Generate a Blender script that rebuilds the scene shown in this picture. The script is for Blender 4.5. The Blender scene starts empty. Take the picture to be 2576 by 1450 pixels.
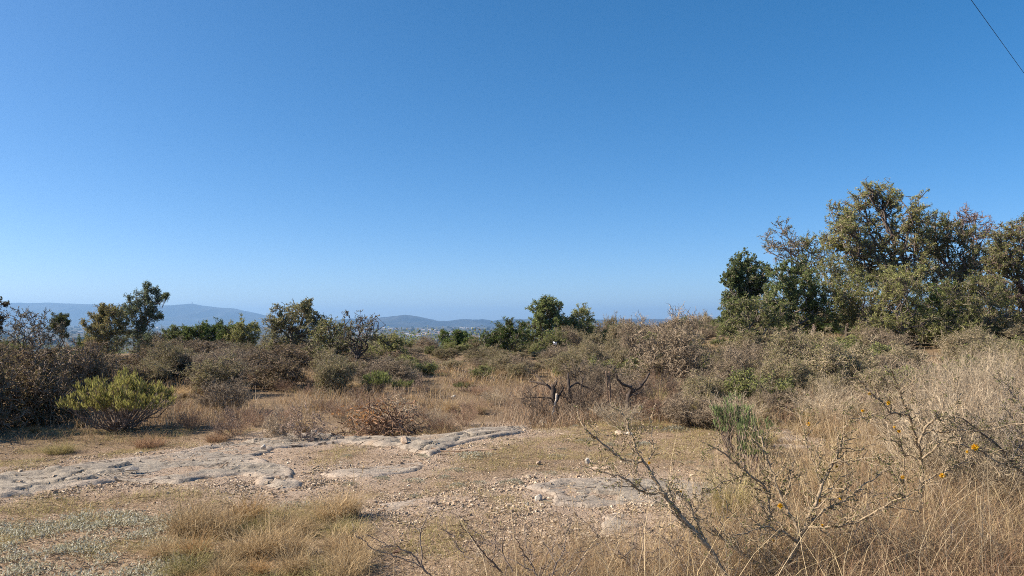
import bpy, math, time
import numpy as np
from mathutils import Vector
T0 = time.time()
rng = np.random.default_rng(7)
sc = bpy.context.scene
COL = sc.collection
R = math.radians
UP = np.array([0., 0., 1.])

# ------------------------------------------------------------------ noise, terrain
def lat(ix, iy, s):
    h = (ix.astype(np.int64) * 374761393 + iy.astype(np.int64) * 668265263 + s * 1442695041) & 0xffffffff
    h = ((h ^ (h >> 13)) * 1274126177) & 0xffffffff
    return ((h ^ (h >> 16)) & 0xffff) / 65535.0
def vn(x, y, s=0):
    x = np.asarray(x, float); y = np.asarray(y, float)
    ix = np.floor(x); iy = np.floor(y); fx = x - ix; fy = y - iy
    fx = fx * fx * (3 - 2 * fx); fy = fy * fy * (3 - 2 * fy)
    a = lat(ix, iy, s); b = lat(ix + 1, iy, s); c = lat(ix, iy + 1, s); d = lat(ix + 1, iy + 1, s)
    return (a + (b - a) * fx + (c - a) * fy + (a - b - c + d) * fx * fy) * 2 - 1
def fbm(x, y, o=4, s=0):
    t = 0; a = .55
    for i in range(o):
        t = t + a * vn(x, y, s + i * 17); x = x * 2.03 + 3.1; y = y * 2.03 + 1.7; a *= .5
    return t
def ss(a, b, x):
    t = np.clip((x - a) / (b - a), 0, 1); return t * t * (3 - 2 * t)
def H(x, y):
    x = np.asarray(x, float); y = np.asarray(y, float)
    r = np.hypot(x, y * .97)
    z = .09 * fbm(x / 5, y / 5, 3, 3) * ss(3, 9, r) + .025 * fbm(x / .8, y / .8, 3, 9)
    yc = np.interp(x, [-7, -5, -3.2, -1, .4, 1.4], [8.2, 9.2, 10.3, 11.0, 11.7, 11.6])
    w = ss(1.6, .3, x)
    z = z - .14 * w * ss(.1, 1.2, y - yc) * (1 - ss(14, 20, y))
    z = z + 1.0 * ss(3, 13, x) * ss(10, 24, y) * (1 - ss(40, 120, r))
    z = z - .12 * ss(36, 60, r) * ss(3, -6, x)
    s = np.maximum(0, r - 32)
    s2 = np.minimum(s, 60)
    fall = .00085 * s2 * s2 + np.maximum(0, s - 60) * .102
    fall = np.minimum(fall, 90 - 12 * np.exp(-np.maximum(0, s - 800) / 900.))
    z = z - fall + 5 * ss(700, 2500, r) * fbm(x / 900, y / 900, 4, 21)
    z = z + ss(60, 300, r) * 1.2 * fbm(x / 60, y / 60, 3, 5)
    return z
CZ = 1.65 + float(H(0., 0.)); TH = R(2.54); F = 1874.
def ray(px, py):
    X = (np.asarray(px, float) - 1288) / F; Y = (725 - np.asarray(py, float)) / F
    dy = math.cos(TH) - Y * math.sin(TH); dz = math.sin(TH) + Y * math.cos(TH)
    return X / dy, dz / dy                      # slopes per metre of depth
def P3(px, py, D):
    sx, sz = ray(px, py); return np.stack([sx * D, np.broadcast_to(D, np.shape(sx)) * 1., CZ + sz * D], -1)
def gnd(px, py):
    sx, sz = ray(px, py); D = 2.
    for D in np.arange(2, 60, .05):
        if CZ + sz * D < float(H(sx * D, D)): break
    return float(sx * D), float(D)
def toP(x, y, z):
    dx, dy, dz = x, y, z - CZ
    f = dy * math.cos(TH) + dz * math.sin(TH); u = -dy * math.sin(TH) + dz * math.cos(TH)
    f = np.where(f < .05, .05, f)
    return 1288 + F * dx / f, 725 - F * u / f

# ------------------------------------------------------------------ mesh builder
def norm(v): return v / np.maximum(np.linalg.norm(v, axis=-1, keepdims=True), 1e-9)
def tubes(P, Rd, sides=3, col=(.2, .16, .13), cv=.15, cap=False):
    P = np.asarray(P, float); Rd = np.asarray(Rd, float)
    if cap:
        P = np.concatenate([P, P[:, -1:]], 1); Rd = np.concatenate([Rd, Rd[:, -1:] * .02], 1)
    N, K, _ = P.shape
    T = np.zeros_like(P); T[:, 1:-1] = P[:, 2:] - P[:, :-2]; T[:, 0] = P[:, 1] - P[:, 0]; T[:, -1] = P[:, -1] - P[:, -2]
    if cap: T[:, -1] = T[:, -2]
    T = norm(T)
    ch = norm(P[:, -1] - P[:, 0]); q = rng.normal(size=(N, 3)); U = norm(np.cross(ch, q))[:, None, :]
    A = norm(np.cross(T, U)); B = np.cross(T, A)
    a = np.arange(sides) * 2 * math.pi / sides
    V = P[:, :, None, :] + Rd[:, :, None, None] * (A[:, :, None, :] * np.cos(a)[None, None, :, None] + B[:, :, None, :] * np.sin(a)[None, None, :, None])
    idx = np.arange(N * K * sides).reshape(N, K, sides); nx = np.roll(idx, -1, 2)
    Fc = np.stack([idx[:, :-1], nx[:, :-1], nx[:, 1:], idx[:, 1:]], -1).reshape(-1, 4)
    c = np.asarray(col, float) * (1 + cv * rng.normal(size=(N, 1))).clip(.4, 1.8)
    C = np.repeat(c, K * sides, 0)
    return V.reshape(-1, 3), Fc, C
def pick(cols, n):
    cols = np.asarray(cols, float); i = rng.integers(0, len(cols), n); t = rng.random((n, 1)); j = rng.integers(0, len(cols), n)
    return (cols[i] * t + cols[j] * (1 - t)) * (1 + .18 * rng.normal(size=(n, 1))).clip(.5, 1.6)
def leaves(c, size, cols, asp=.5, upb=0.3, d=None):
    c = np.asarray(c, float); n = len(c)
    if d is None: d = norm(rng.normal(size=(n, 3)) + UP * upb)
    s = norm(np.cross(d, rng.normal(size=(n, 3))))
    L = size * rng.uniform(.6, 1.4, (n, 1)); w = L * asp
    V = np.stack([c, c + d * L * .55 + s * w * .5, c + d * L, c + d * L * .5 - s * w * .5], 1).reshape(-1, 3)
    Fc = np.arange(n * 4).reshape(n, 4)
    return V, Fc, np.repeat(pick(cols, n), 4, 0)
def blades(b, h, lean, w, cols, segs=3, droop=.35, tip=.15, kink=0.):
    b = np.asarray(b, float); n = len(b)
    t = np.linspace(0, 1, segs + 1)
    az = rng.uniform(0, 2 * math.pi, n); side = np.stack([np.cos(az), np.sin(az), 0 * az], -1)
    h = np.broadcast_to(np.asarray(h, float), (n,)); w = np.broadcast_to(np.asarray(w, float), (n,))
    lean = np.asarray(lean, float)
    Pc = b[:, None, :] + h[:, None, None] * (t[None, :, None] * UP + lean[:, None, :] * (t ** 1.7)[None, :, None])
    ll = np.linalg.norm(lean, axis=1)
    Pc[:, :, 2] -= h[:, None] * droop * (ll[:, None] ** 1.3) * (t ** 2.5)[None]
    if kink: Pc[:, 1:] += rng.normal(size=(n, segs, 3)) * (kink * h)[:, None, None]
    W = w[:, None] * (1 - (1 - tip) * t[None]) * .5
    V = np.stack([Pc - side[:, None] * W[..., None], Pc + side[:, None] * W[..., None]], 2)
    idx = np.arange(n * (segs + 1) * 2).reshape(n, segs + 1, 2)
    Fc = np.stack([idx[:, :-1, 0], idx[:, :-1, 1], idx[:, 1:, 1], idx[:, 1:, 0]], -1).reshape(-1, 4)
    return V.reshape(-1, 3), Fc, np.repeat(pick(cols, n), (segs + 1) * 2, 0)
def stones(c, size, cols, flat=.5, jit=.28):
    c = np.asarray(c, float); n = len(c)
    cube = np.array([[x, y, z] for z in (-1, 1) for y in (-1, 1) for x in (-1, 1)], float) * .5
    V = cube[None] * (1 + 0 * size[:, None, None]) + rng.uniform(-jit, jit, (n, 8, 3))
    V[:, 4:, :2] *= .72
    V *= np.stack([np.ones(n), rng.uniform(.5, 1, n), rng.uniform(.5, 1.3, n) * flat], -1)[:, None]
    a = rng.uniform(0, 6.28, n); ca, sa = np.cos(a)[:, None], np.sin(a)[:, None]
    x = V[..., 0] * ca - V[..., 1] * sa; y = V[..., 0] * sa + V[..., 1] * ca
    V = np.stack([x, y, V[..., 2]], -1) * size[:, None, None] + c[:, None]
    q = np.array([[0, 2, 3, 1], [4, 5, 7, 6], [0, 1, 5, 4], [1, 3, 7, 5], [3, 2, 6, 7], [2, 0, 4, 6]])
    Fc = (q[None] + (np.arange(n) * 8)[:, None, None]).reshape(-1, 4)
    return V.reshape(-1, 3), Fc, np.repeat(pick(cols, n), 8, 0)
NF = 0
def mk_mesh(name, parts, mat, smooth=False):
    global NF
    o = 0; Vs, Fs, Cs = [], [], []
    for V, Fc, C in parts:
        Vs.append(V); Fs.append(Fc + o); Cs.append(C); o += len(V)
    V = np.concatenate(Vs).astype(np.float32); Fc = np.concatenate(Fs).astype(np.int32); C = np.concatenate(Cs)
    NF += len(Fc)
    me = bpy.data.meshes.new(name)
    me.vertices.add(len(V)); me.vertices.foreach_set('co', V.ravel())
    me.loops.add(len(Fc) * 4); me.loops.foreach_set('vertex_index', Fc.ravel())
    me.polygons.add(len(Fc)); me.polygons.foreach_set('loop_start', np.arange(0, len(Fc) * 4, 4, dtype=np.int32))
    me.polygons.foreach_set('loop_total', np.full(len(Fc), 4, dtype=np.int32))
    me.polygons.foreach_set('use_smooth', np.full(len(Fc), smooth, dtype=bool))
    at = me.color_attributes.new('Col', 'FLOAT_COLOR', 'POINT')
    at.data.foreach_set('color', np.concatenate([C, np.ones((len(C), 1))], 1).clip(0, 1).astype(np.float32).ravel())
    me.materials.append(mat); me.update(calc_edges=True)
    return me
def obj(name, me, parent=None):
    o = bpy.data.objects.new(name, me); COL.objects.link(o)
    if parent is not None: o.parent = parent
    return o
def tag(o, label=None, cat=None, group=None, kind=None):
    if label: o['label'] = label
    if cat: o['category'] = cat
    if group: o['group'] = group
    if kind: o['kind'] = kind
    return o
def empty(name, loc=(0, 0, 0), **k):
    o = bpy.data.objects.new(name, None); COL.objects.link(o); o.location = loc; o.empty_display_size = .2
    return tag(o, **k)
def copy_tree(o, parent=None):
    c = o.copy(); COL.objects.link(c)
    if parent is not None: c.parent = parent
    for ch in list(o.children): copy_tree(ch, c)
    return c

# ------------------------------------------------------------------ materials
def mat_new(name):
    m = bpy.data.materials.new(name); m.use_nodes = True; nt = m.node_tree; nt.nodes.clear()
    out = nt.nodes.new('ShaderNodeOutputMaterial'); return m, nt, out
def attr_mat(name, trans=0., rough=.8, vary=.25, gain=1., nscale=0, bump=0.):
    m, nt, out = mat_new(name); N = nt.nodes.new; L = nt.links.new
    a = N('ShaderNodeAttribute'); a.attribute_name = 'Col'
    oi = N('ShaderNodeObjectInfo')
    mr = N('ShaderNodeMapRange'); mr.inputs[3].default_value = gain * (1 - vary); mr.inputs[4].default_value = gain * (1 + vary)
    L(oi.outputs['Random'], mr.inputs[0])
    vm = N('ShaderNodeVectorMath'); vm.operation = 'SCALE'; L(a.outputs['Color'], vm.inputs[0])
    last = mr.outputs[0]
    tc = None
    if nscale:
        tc = N('ShaderNodeTexCoord'); nz = N('ShaderNodeTexNoise'); nz.inputs['Scale'].default_value = nscale; nz.inputs['Detail'].default_value = 5
        L(tc.outputs['Object'], nz.inputs['Vector'])
        m2 = N('ShaderNodeMapRange'); m2.inputs[1].default_value = .3; m2.inputs[2].default_value = .7; m2.inputs[3].default_value = .6; m2.inputs[4].default_value = 1.4
        L(nz.outputs[0], m2.inputs[0]); mm = N('ShaderNodeMath'); mm.operation = 'MULTIPLY'; L(last, mm.inputs[0]); L(m2.outputs[0], mm.inputs[1]); last = mm.outputs[0]
    L(last, vm.inputs['Scale'])
    if trans:
        d = N('ShaderNodeBsdfDiffuse'); t = N('ShaderNodeBsdfTranslucent'); g = N('ShaderNodeBsdfGlossy'); g.inputs['Roughness'].default_value = rough * .6
        mx = N('ShaderNodeMixShader'); mx.inputs[0].default_value = trans
        L(vm.outputs[0], d.inputs['Color']); L(vm.outputs[0], t.inputs['Color']); L(d.outputs[0], mx.inputs[1]); L(t.outputs[0], mx.inputs[2])
        m3 = N('ShaderNodeMixShader'); m3.inputs[0].default_value = .04; L(mx.outputs[0], m3.inputs[1]); L(g.outputs[0], m3.inputs[2])
        L(mx.outputs[0], out.inputs['Surface'])
    else:
        d = N('ShaderNodeBsdfPrincipled'); d.inputs['Roughness'].default_value = rough; d.inputs['Specular IOR Level'].default_value = .25
        L(vm.outputs[0], d.inputs['Base Color']); L(d.outputs[0], out.inputs['Surface'])
        if bump and nscale:
            b = N('ShaderNodeBump'); b.inputs['Strength'].default_value = bump; b.inputs['Distance'].default_value = .02
            L(nz.outputs[0], b.inputs['Height']); L(b.outputs[0], d.inputs['Normal'])
    return m
M_leaf = attr_mat('foliage', .42, .5)
M_grass = attr_mat('dry_grass', .3, .7, .15)
M_twig = attr_mat('twigs', 0, .8, .2)
M_bark = attr_mat('bark', 0, .85, .1, nscale=14, bump=.6)
M_bark_near = attr_mat('bark_near', 0, .8, .05, nscale=60, bump=.5)
M_grav = attr_mat('gravel', 0, .9, 0)
M_stone = attr_mat('stone', 0, .85, .08, nscale=18, bump=.8)
M_flower = attr_mat('flower', .2, .7, .1)
M_plain = attr_mat('painted', 0, .7, .2)

def mixcol(nt, fac, a, b):
    n = nt.nodes.new('ShaderNodeMix'); n.data_type = 'RGBA'
    for sock, v in ((n.inputs['Factor'], fac), (n.inputs['A'], a), (n.inputs['B'], b)):
        pass
    def put(i, v):
        if isinstance(v, (tuple, list)): n.inputs[i].default_value = (*v, 1)
        elif isinstance(v, float): n.inputs[i].default_value = v
        else: nt.links.new(v, n.inputs[i])
    put(0, fac); put(6, a); put(7, b)
    return n.outputs[2]
def noise(nt, vec, scale, detail=5, rough=.55, lo=.35, hi=.65):
    n = nt.nodes.new('ShaderNodeTexNoise'); n.inputs['Scale'].default_value = scale; n.inputs['Detail'].default_value = detail; n.inputs['Roughness'].default_value = rough
    nt.links.new(vec, n.inputs['Vector'])
    r = nt.nodes.new('ShaderNodeMapRange'); r.inputs[1].default_value = lo; r.inputs[2].default_value = hi
    nt.links.new(n.outputs[0], r.inputs[0]); return r.outputs[0], n.outputs[0]
def ground_mat():
    m, nt, out = mat_new('soil'); N = nt.nodes.new; L = nt.links.new
    tc = N('ShaderNodeTexCoord').outputs['Object']
    a, _ = noise(nt, tc, .7, 6, .6); b, _ = noise(nt, tc, 5, 6, .65); c, cr = noise(nt, tc, 38, 4, .7, .4, .62)
    soil = mixcol(nt, a, (.295, .205, .13), (.40, .295, .195))
    soil = mixcol(nt, b, soil, (.50, .375, .26))
    soil = mixcol(nt, c, soil, (.17, .11, .07))
    # attribute r = straw cover, g = far plain, b = pale gravel
    at = N('ShaderNodeAttribute'); at.attribute_name = 'Col'; sp = N('ShaderNodeSeparateColor'); L(at.outputs['Color'], sp.inputs[0])
    straw = mixcol(nt, b, (.33, .235, .14), (.19, .135, .08)); straw = mixcol(nt, c, straw, (.13, .09, .055))
    col = mixcol(nt, sp.outputs[0], soil, straw)
    grav = mixcol(nt, c, (.50, .40, .31), (.36, .26, .19))
    col = mixcol(nt, sp.outputs[2], col, grav)
    f1, _ = noise(nt, tc, .0035, 6, .6, .42, .58); f2, _ = noise(nt, tc, .02, 6, .7, .45, .6)
    far = mixcol(nt, f1, (.035, .045, .03), (.13, .10, .07)); far = mixcol(nt, f2, far, (.06, .065, .04))
    col = mixcol(nt, sp.outputs[1], col, far)
    p = N('ShaderNodeBsdfPrincipled'); p.inputs['Roughness'].default_value = .95; p.inputs['Specular IOR Level'].default_value = .1
    L(col, p.inputs['Base Color'])
    bp = N('ShaderNodeBump'); bp.inputs['Strength'].default_value = 1.0; bp.inputs['Distance'].default_value = .035
    L(cr, bp.inputs['Height']); L(bp.outputs[0], p.inputs['Normal']); L(p.outputs[0], out.inputs['Surface'])
    return m
def rock_mat():
    m, nt, out = mat_new('rock'); N = nt.nodes.new; L = nt.links.new
    tc = N('ShaderNodeTexCoord').outputs['Object']
    mp = N('ShaderNodeMapping'); mp.inputs['Scale'].default_value = (1, 1.6, 3); mp.inputs['Rotation'].default_value = (0, 0, R(35)); L(tc, mp.inputs[0]); v = mp.outputs[0]
    a, _ = noise(nt, v, 2.2, 6, .6, .4, .6); b, br = noise(nt, v, 9, 8, .65, .4, .62); c, cr = noise(nt, v, 40, 4, .6, .35, .65)
    col = mixcol(nt, a, (.315, .27, .215), (.40, .345, .27))
    col = mixcol(nt, b, col, (.22, .19, .155))
    at = N('ShaderNodeAttribute'); at.attribute_name = 'Col'; sp = N('ShaderNodeSeparateColor'); L(at.outputs['Color'], sp.inputs[0])
    pale = mixcol(nt, c, (.52, .43, .34), (.40, .31, .235))
    col = mixcol(nt, sp.outputs[0], col, pale)
    mw = N('ShaderNodeMapping'); mw.inputs['Scale'].default_value = (.9, 2.6, 1); mw.inputs['Rotation'].default_value = (0, 0, R(-28)); L(tc, mw.inputs[0])
    nw = N('ShaderNodeTexNoise'); nw.inputs['Scale'].default_value = 2.5; nw.inputs['Detail'].default_value = 5; L(tc, nw.inputs['Vector'])
    va = N('ShaderNodeVectorMath'); va.operation = 'MULTIPLY_ADD'; va.inputs[1].default_value = (.5, .5, .5); L(nw.outputs['Color'], va.inputs[0]); L(mw.outputs[0], va.inputs[2])
    vc = N('ShaderNodeTexVoronoi'); vc.feature = 'DISTANCE_TO_EDGE'; vc.inputs['Scale'].default_value = 1.7; L(va.outputs[0], vc.inputs['Vector'])
    rc = N('ShaderNodeMapRange'); rc.inputs[1].default_value = .012; rc.inputs[2].default_value = .03; rc.inputs[3].default_value = 1; rc.inputs[4].default_value = 0; L(vc.outputs[0], rc.inputs[0])
    gp, _ = noise(nt, tc, 1.1, 3, .5, .42, .55); mc = N('ShaderNodeMath'); mc.operation = 'MULTIPLY'; L(rc.outputs[0], mc.inputs[0]); L(gp, mc.inputs[1])
    d1, _ = noise(nt, tc, 1.6, 7, .7, .56, .64); dirt = N('ShaderNodeMath'); dirt.operation = 'MULTIPLY'; dirt.inputs[1].default_value = .75; L(d1, dirt.inputs[0])
    col = mixcol(nt, dirt.outputs[0], col, (.33, .24, .165)); col = mixcol(nt, mc.outputs[0], col, (.07, .052, .04))
    p = N('ShaderNodeBsdfPrincipled'); p.inputs['Roughness'].default_value = .85; p.inputs['Specular IOR Level'].default_value = .2
    L(col, p.inputs['Base Color'])
    vo = N('ShaderNodeTexVoronoi'); vo.feature = 'DISTANCE_TO_EDGE'; vo.inputs['Scale'].default_value = 3.5; L(v, vo.inputs['Vector'])
    cl = N('ShaderNodeMapRange'); cl.inputs[2].default_value = .06; L(vo.outputs[0], cl.inputs[0])
    ad = N('ShaderNodeMath'); ad.operation = 'MULTIPLY_ADD'; ad.inputs[1].default_value = .0; L(cl.outputs[0], ad.inputs[0]); L(br, ad.inputs[2])
    ad2 = N('ShaderNodeMath'); ad2.operation = 'MULTIPLY_ADD'; ad2.inputs[1].default_value = .25; L(cr, ad2.inputs[0]); L(ad.outputs[0], ad2.inputs[2])
    bp = N('ShaderNodeBump'); bp.inputs['Strength'].default_value = 1.0; bp.inputs['Distance'].default_value = .04
    L(ad2.outputs[0], bp.inputs['Height']); L(bp.outputs[0], p.inputs['Normal']); L(p.outputs[0], out.inputs['Surface'])
    return m
def hill_mat():
    m, nt, out = mat_new('hill'); N = nt.nodes.new; L = nt.links.new
    tc = N('ShaderNodeTexCoord').outputs['Object']
    a, _ = noise(nt, tc, .0012, 7, .65, .42, .6)
    col = mixcol(nt, a, (.01, .015, .022), (.055, .055, .05))
    p = N('ShaderNodeBsdfDiffuse'); L(col, p.inputs['Color']); L(p.outputs[0], out.inputs['Surface']); return m
M_soil, M_rock, M_hill = ground_mat(), rock_mat(), hill_mat()

# ------------------------------------------------------------------ region helpers (ground areas given as outlines)
def poly_sd(x, y, poly):
    """signed distance, positive inside"""
    p = np.asarray(poly, float); d = np.full(x.shape, 1e9); ins = np.zeros(x.shape, bool)
    for i in range(len(p)):
        a = p[i]; b = p[(i + 1) % len(p)]; e = b - a
        t = np.clip(((x - a[0]) * e[0] + (y - a[1]) * e[1]) / (e @ e + 1e-9), 0, 1)
        d = np.minimum(d, np.hypot(x - a[0] - t * e[0], y - a[1] - t * e[1]))
        c = ((a[1] > y) != (b[1] > y)) & (x < (b[0] - a[0]) * (y - a[1]) / (b[1] - a[1] + 1e-12) + a[0])
        ins ^= c
    return np.where(ins, d, -d)
ROCKS = [
 ('long grey rock shelf running across the clearing along its raised back edge', [(-60,1215),(0,1200),(100,1192),(250,1163),(420,1148),(600,1118),(700,1096),(850,1098),(1000,1104),(1150,1095),(1260,1072),(1330,1074),(1340,1085),(1250,1102),(1150,1122),(1080,1150),(1000,1125),(850,1118),(700,1132),(640,1150),(690,1170),(760,1190),(760,1225),(690,1240),(600,1200),(450,1218),(300,1212),(150,1234),(0,1255),(-80,1260)], .10, .25),
 ('small grey rock strip between the long shelf and the silver cushion plants', [(790,1195),(900,1180),(1060,1163),(1085,1175),(950,1203),(830,1208)], .06, .35),
 ('smallest lone rock patch in bare soil beside the straw tussocks', [(970,1272),(1040,1258),(1095,1256),(1050,1274),(975,1286)], .05, .2),
 ('cracked grey rock slab under the leaning thorn limb', [(1325,1228),(1400,1212),(1550,1208),(1700,1213),(1850,1223),(1910,1250),(1750,1262),(1560,1268),(1470,1277),(1390,1272),(1400,1250)], .08, .1),
 ('low pale rock slab half hidden by straw below the cracked slab', [(1490,1325),(1560,1300),(1700,1283),(1720,1305),(1580,1348),(1500,1350)], .06, .45),
 ('whitish crumbled rock patch beside the pale grass tussocks', [(1915,1092),(1980,1085),(2070,1108),(2065,1132),(1945,1127)], .06, 1.0)]
RP = [[gnd(*q) for q in r[1]] for r in ROCKS]
def rock_sd(x, y):
    d = np.full(np.shape(x), -1e9)
    for p in RP: d = np.maximum(d, poly_sd(x, y, p))
    return d
def prock(x, y):            # pale gravel lies round the shelves
    d = rock_sd(x, y)
    return ss(-.9, .0, d + .35 * fbm(x * .8, y * .8, 3, 44)) * ss(4, 1.5, x)

# ------------------------------------------------------------------ ground sheet
def build_ground():
    th = np.concatenate([np.linspace(-180, -62, 50)[:-1], np.linspace(-62, 62, 621), np.linspace(62, 180, 50)[1:-1]]) * math.pi / 180
    r = [.3]
    while r[-1] < 60000: r.append(r[-1] * (1.010 if r[-1] < 16 else 1.02 if r[-1] < 120 else 1.035))
    r = np.array(r); A, B = np.meshgrid(th, r); n, k = B.shape
    x = B * np.sin(A); y = B * np.cos(A); z = H(x, y)
    near = B < 20
    z = z + np.where(near, .012 * fbm(x * 4, y * 4, 3, 31) * ss(20, 8, B), 0)
    V = np.stack([x, y, z], -1).reshape(-1, 3)
    idx = np.arange(n * k).reshape(n, k); nx = np.roll(idx, -1, 1)
    Fc = np.stack([idx[:-1], nx[:-1], nx[1:], idx[1:]], -1)[..., ::-1].reshape(-1, 4)
    c0 = len(V); V = np.vstack([V, [[0, 0, float(H(0., 0.))]]])
    capf = np.stack([idx[0], np.full(k, c0), np.full(k, c0), nx[0]], -1)  # centre
    st = (ss(-.1, .5, fbm(x / 2.2, y / 2.2, 4, 61) + ss(11, 14, B) * .8 + ss(2.0, 4.5, x) * .5) * .75)
    st = np.where(B < 60, st, .7); g = ss(50, 130, B)
    pr = np.zeros_like(B); m = B < 16; pr[m] = prock(x[m], y[m]); pr *= .75
    C = np.stack([st, g, pr], -1).reshape(-1, 3); C = np.vstack([C, [[0, 0, 0]]])
    me = mk_mesh('ground', [(V, Fc, C)], M_soil, True)
    return tag(obj('ground', me), kind='structure')
build_ground()
def build_rock(i):
    label, _, th, pale = ROCKS[i]; p = np.array(RP[i])
    lo = p.min(0) - .35; hi = p.max(0) + .35; st = .02 if i else .022
    xs = np.arange(lo[0], hi[0], st); ys = np.arange(lo[1], hi[1], st)
    x, y = np.meshgrid(xs, ys)
    sd = poly_sd(x, y, p) + .15 * fbm(x * 1.3, y * 2.0, 3, 70) + .05 * fbm(x * 5, y * 9, 3, 71)
    u = x * .82 + y * .57; v = -x * .57 + y * .82                      # strike of the beds
    q = .55 * fbm(u * .55, v * 1.5, 4, 75) + .16 * fbm(u * 3, v * 7, 3, 78) + .18 * v
    wu = u + .5 * fbm(x * .9, y * .9, 3, 60); wv = v + .35 * fbm(x * 1.1 + 5, y * 1.1, 3, 61)
    q = .42 * fbm(wu * .45, wv * 1.0, 5, 75) + .06 * fbm(u * 2.2, v * 4, 3, 78)
    stp = .12; f = q / stp; fl = np.floor(f); fr = f - fl
    ter = (fl + ss(.90, 1.0, fr) + .15 * fr) * stp; ter = ter - np.mean(ter[sd > 0])
    pocket = ss(.12, .38, fbm(x * .8 + 3, y * 1.5, 4, 66)) * (1 if i == 0 else .5)
    z = H(x, y) - .07 + (th * .5 + .055) * ss(-.03, .12, sd + .07) - .05 * pocket + np.clip(ter * .34, -.03, .055) * ss(0, .25, sd) + .006 * fbm(x * 7, y * 11, 5, 80) + .02 * fbm(u * 1.2, v * 2, 3, 81)
    cr = np.abs(fbm(u * .7 + .15 * fbm(x * 5, y * 5, 2, 3), v * 2.0, 3, 90)); z -= .08 * ss(.028, .0, cr) * ss(.02, .12, sd) * ss(-.1, .25, fbm(x * .9, y * .9, 2, 91))
    cr2 = np.abs(fbm(u * 1.3 + 9, v * .9, 3, 94)); z -= .06 * ss(.018, .0, cr2) * ss(.05, .2, sd) * ss(-.05, .2, fbm(x * .8 + 4, y * .8, 2, 95))
    z -= .25 * ss(-.05, -.3, sd)
    n, k = x.shape; idx = np.arange(n * k).reshape(n, k)
    Fc = np.stack([idx[:-1, :-1], idx[:-1, 1:], idx[1:, 1:], idx[1:, :-1]], -1).reshape(-1, 4)
    keep = (sd > -.22).ravel()[Fc].any(1); Fc = Fc[keep]
    us = np.unique(Fc); mp = np.full(n * k, -1); mp[us] = np.arange(len(us)); Fc = mp[Fc]
    pa = np.clip(ss(.22, -.02, sd + .15 * fbm(x * 2, y * 2, 3, 97)) * .6 + pale * ss(-.2, .5, fbm(x * 1.2, y * 2, 3, 99) + pale - .3), 0, 1)
    V = np.stack([x, y, z], -1).reshape(-1, 3)[us]; C = np.stack([pa] * 3, -1).reshape(-1, 3)[us]
    o = obj('rock_outcrop', mk_mesh('rock_outcrop', [(V, Fc, C)], M_rock, True))
    tag(o, label, 'rock')
for i in range(len(ROCKS)): build_rock(i)

# ------------------------------------------------------------------ far hills
def hills(name, prof, D, dep, seed):
    px = np.array([p[0] for p in prof], float); py = np.array([p[1] for p in prof], float)
    us = np.linspace(px[0], px[-1], 420); top = np.interp(us, px, py)
    top = top + 2.2 * fbm(us / 45, us * 0, 4, seed) + .8 * fbm(us / 14, us * 0, 3, seed + 3)
    sx, sz = ray(us, top); hgt = CZ + sz * D + 90
    fade = ss(0, .06, np.linspace(0, 1, 420)) * ss(1, .94, np.linspace(0, 1, 420))
    hgt = np.maximum(hgt * fade, 0)
    vs = np.linspace(-1.35, 1.3, 70)
    U, Vv = np.meshgrid(np.arange(420), vs)
    env = np.where(Vv < 0, ss(-1.35, 0, Vv) ** 1.15, ss(1.3, 0, Vv))
    X = sx[U] * (D) ; Y = D + Vv * dep
    rid = 1 - np.abs(fbm(X / 900, Y / 3600, 4, seed + 7)) * 2.4
    z = -96 + hgt[U] * env * (1 - .75 * (1 - rid) * (1 - ss(.75, 1, env)) )
    V = np.stack([X, Y, z], -1).reshape(-1, 3)
    idx = np.arange(V.shape[0]).reshape(U.shape)
    Fc = np.stack([idx[:-1, :-1], idx[:-1, 1:], idx[1:, 1:], idx[1:, :-1]], -1).reshape(-1, 4)
    tag(obj(name, mk_mesh(name, [(V, Fc, np.ones_like(V) * .5)], M_hill, True)), kind='structure')
hills('hills', [(-900,790),(-600,772),(-200,766),(0,764),(60,762),(120,761),(200,765),(290,766),(340,769),(420,769),(470,767),(483,764),(500,767),(540,773),(580,777),(620,784),(650,791),(720,799),(800,803),(900,808)], 19000., 3200., 5)
hills('hills', [(760,806),(860,801),(930,801),(955,798),(985,796),(1020,793),(1035,794),(1065,799),(1095,806),(1125,807),(1150,803),(1190,803),(1215,801),(1240,806),(1275,801),(1310,802),(1340,801),(1360,804),(1400,807),(1600,802),(1900,806),(2300,798),(2900,806)], 14500., 2200., 25)

# ------------------------------------------------------------------ branching plants
def arcs(A, B, K, crook, rise=.25):
    """N crooked curves from A to B; rise bends them outwards then up"""
    N = len(A); t = np.linspace(0, 1, K); L = np.linalg.norm(B - A, axis=1)
    P = A[:, None] + (B - A)[:, None] * t[None, :, None]
    P[:, 1:-1] += rng.normal(size=(N, K - 2, 3)) * (crook * L)[:, None, None]
    P[:, :, 2] += (rise * L)[:, None] * np.sin(t * math.pi)[None] * -.5 if rise < 0 else (rise * L)[:, None] * np.sin(t * math.pi)[None]
    return P
def at(P, idx, t):
    K = P.shape[1]; f = t * (K - 1); i = np.minimum(f.astype(int), K - 2); fr = (f - i)[:, None]
    return P[idx, i] * (1 - fr) + P[idx, i + 1] * fr
def rad(r0, r1, K, N=None):
    t = np.linspace(0, 1, K)
    r0 = np.asarray(r0, float).reshape(-1, 1); r1 = np.asarray(r1, float).reshape(-1, 1)
    r = r0 * (1 - t) + r1 * t
    return np.repeat(r, N, 0) if (N and len(r) == 1) else r
LT = .62
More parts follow.
